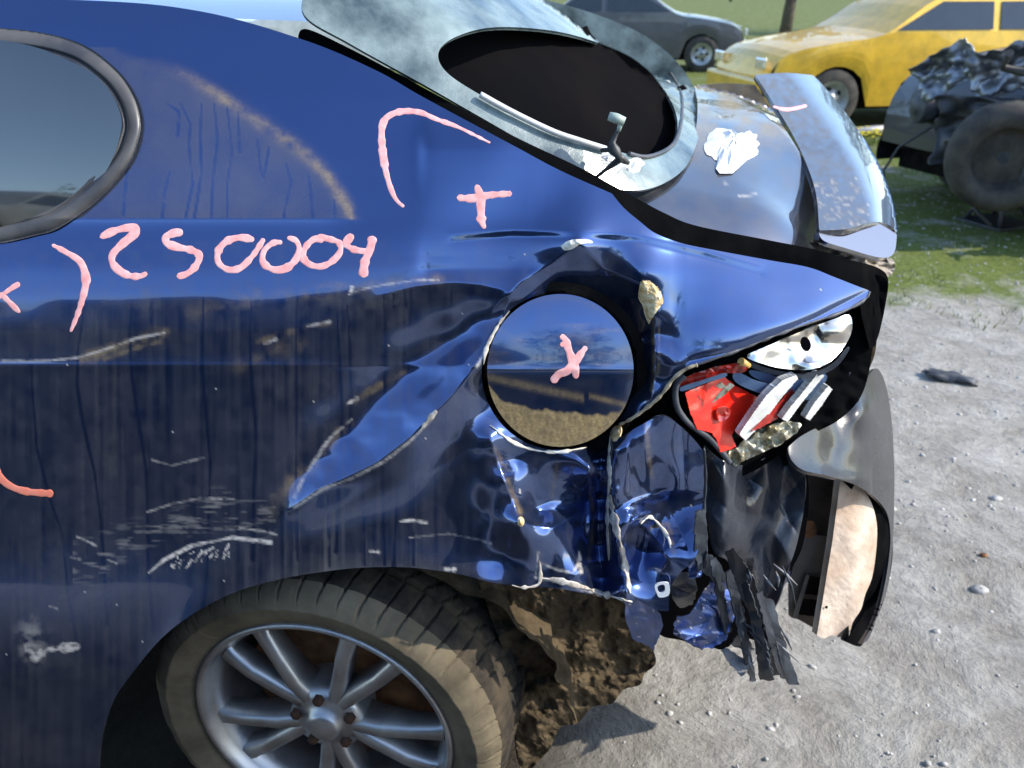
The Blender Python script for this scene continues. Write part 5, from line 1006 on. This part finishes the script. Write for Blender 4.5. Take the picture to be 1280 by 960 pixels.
# small things on the ground
M['pipe'] = simple('grey_pipe', (.25, .27, .29), (.42, .43, .44), rough=.5, scale=10, metallic=.3)
a, b = G(1050, 166, .05), G(1140, 161, .05); pi_ = tube('steel_pipe', [a, (a + b) / 2 + Vector((0, 0, .01)), b], [.045] * 3, M['pipe'], None, seg=12); tag(pi_, 'pale grey pipe lying across the ground in front of the yellow car', 'pipe')
a = G(1015, 146, .03); pl = tube('leaning_bar', [a, a + Vector((.35, .1, .30)), a + Vector((.8, .25, .62))], [.04, .04, .04], M['pipe'], None, seg=8); tag(pl, 'grey bar propped at a slant left of the yellow car wheel', 'bar')
M['petal'] = simple('yellow_petal', (.85, .62, .02), (.95, .8, .05), rough=.6, scale=30)
M['grass'] = simple('grass_blade', (.06, .10, .02), (.17, .22, .05), rough=.7, scale=3)
def flowers(c, rad, n, hgt, seed, label):
    r = random.Random(seed); root = empty('flower_clump', (c.x, c.y, 0), 0, label, 'flowers'); V = []; Fc = []; V2 = []; F2 = []
    for k in range(n):
        a, q = r.uniform(0, 6.28), rad * math.sqrt(r.random()); x, y = q * math.cos(a) * 1.8, q * math.sin(a); z = hgt * r.uniform(.6, 1)
        b = len(V2); V2 += [(x - .004, y, 0), (x + .004, y, 0), (x + .01, y + .004, z)]; F2.append((b, b + 1, b + 2))
        m = 6; b = len(V); V.append((x + .01, y - .004, z))
        for i in range(m): an = 6.283 * i / m + a; V += [(x + .01 + .022 * math.cos(an), y + .022 * math.sin(an), z + .008 + r.uniform(-.006, .006)), (x + .01 + .017 * math.cos(an + .6), y + .017 * math.sin(an + .6), z + .012)]
        for i in range(m): Fc.append((b, b + 1 + 2 * i, b + 2 + 2 * i))
    tag(pydata('blossoms', V, Fc, M['petal'], root), kind='stuff'); tag(pydata('stems', V2, F2, M['grass'], root), kind='stuff')
flowers(G(1110, 180), .26, 110, .14, 1, 'clump of small yellow flowers in the moss left of the black wreck'); flowers(G(1262, 300) + Vector((.55, 1.2, 0)), .2, 60, .35, 2, 'yellow flowers showing under the black wreck'); flowers(G(1180, 205), .08, 20, .2, 3, 'few yellow flowers beside the wheel of the black wreck')
# blades of grass and moss
rs = np.random.RandomState(3); n = 26000
x = rs.uniform(1.2, 7, n); y = rs.uniform(1.9, 9, n); k = (fbm(N1, x * 1.3, y * 1.3, 3) + (y - 3.0) * .35 > .35) & (fbm(N2, x * .7 + 4, y * .9, 2) > -.25); x, y = x[k], y[k]; n = len(x); a = rs.uniform(0, 6.28, n); h = rs.uniform(.012, .05, n); z = ground_h(x, y)
V = np.stack([np.stack([x - .003 * np.cos(a), y - .003 * np.sin(a), z - .004], 1), np.stack([x + .003 * np.cos(a), y + .003 * np.sin(a), z - .004], 1), np.stack([x + h * .5 * np.sin(a * 3), y + h * .5 * np.cos(a * 3), z + h], 1)], 1).reshape(-1, 3)
tag(obj('grass', np_mesh('grass', V, np.arange(n * 3).reshape(-1, 3), smooth=False), M['grass']), 'thin short grass and moss growing through the gravel', 'grass', kind='stuff')
# broken plastic piece
g = G(1188, 474); dbr = crumple_sheet('plastic_fragment', .20, .075, .014, M['plasticdull'], None, (g.x, g.y, .022), (.1, .05, -.35), 21, 18, 10, 1.5, .3); tag(dbr, 'dark grey broken plastic fragment lying alone on the gravel', 'plastic fragment')
for i, (u, v, s) in enumerate([(1223, 742, .016), (1245, 625, .014), (1228, 700, .008), (1115, 640, .01), (1170, 790, .008), (1210, 612, .007)]):
    g = G(u, v); r = random.Random(i + 50); V = []; nn = 10
    for a in range(6):
        th = math.pi * a / 5
        for b in range(nn): ph = 6.283 * b / nn; q = s * (1 + r.uniform(-.2, .2)); V.append((q * 1.3 * math.sin(th) * math.cos(ph), q * math.sin(th) * math.sin(ph), q * .6 * math.cos(th)))
    Fc = [(a * nn + b, a * nn + (b + 1) % nn, (a + 1) * nn + (b + 1) % nn, (a + 1) * nn + b) for a in range(5) for b in range(nn)]
    o = pydata('stone', V, Fc, M['stone'] if i != 2 else M['rust'], None, smooth=True, loc=(g.x, g.y, float(ground_h(np.array(g.x), np.array(g.y))) + s * .2)); tag(o, ['grey stone below right of the bumper, largest of the loose stones', 'pale stone near the right edge, level with the torn bumper', 'small rust-brown stone right of the bumper foam', 'stone just right of the bumper cover', 'small stone nearest the lower edge of the gravel', 'small stone upper right of the bumper foam'][i], 'stone', 'larger stones on the gravel')
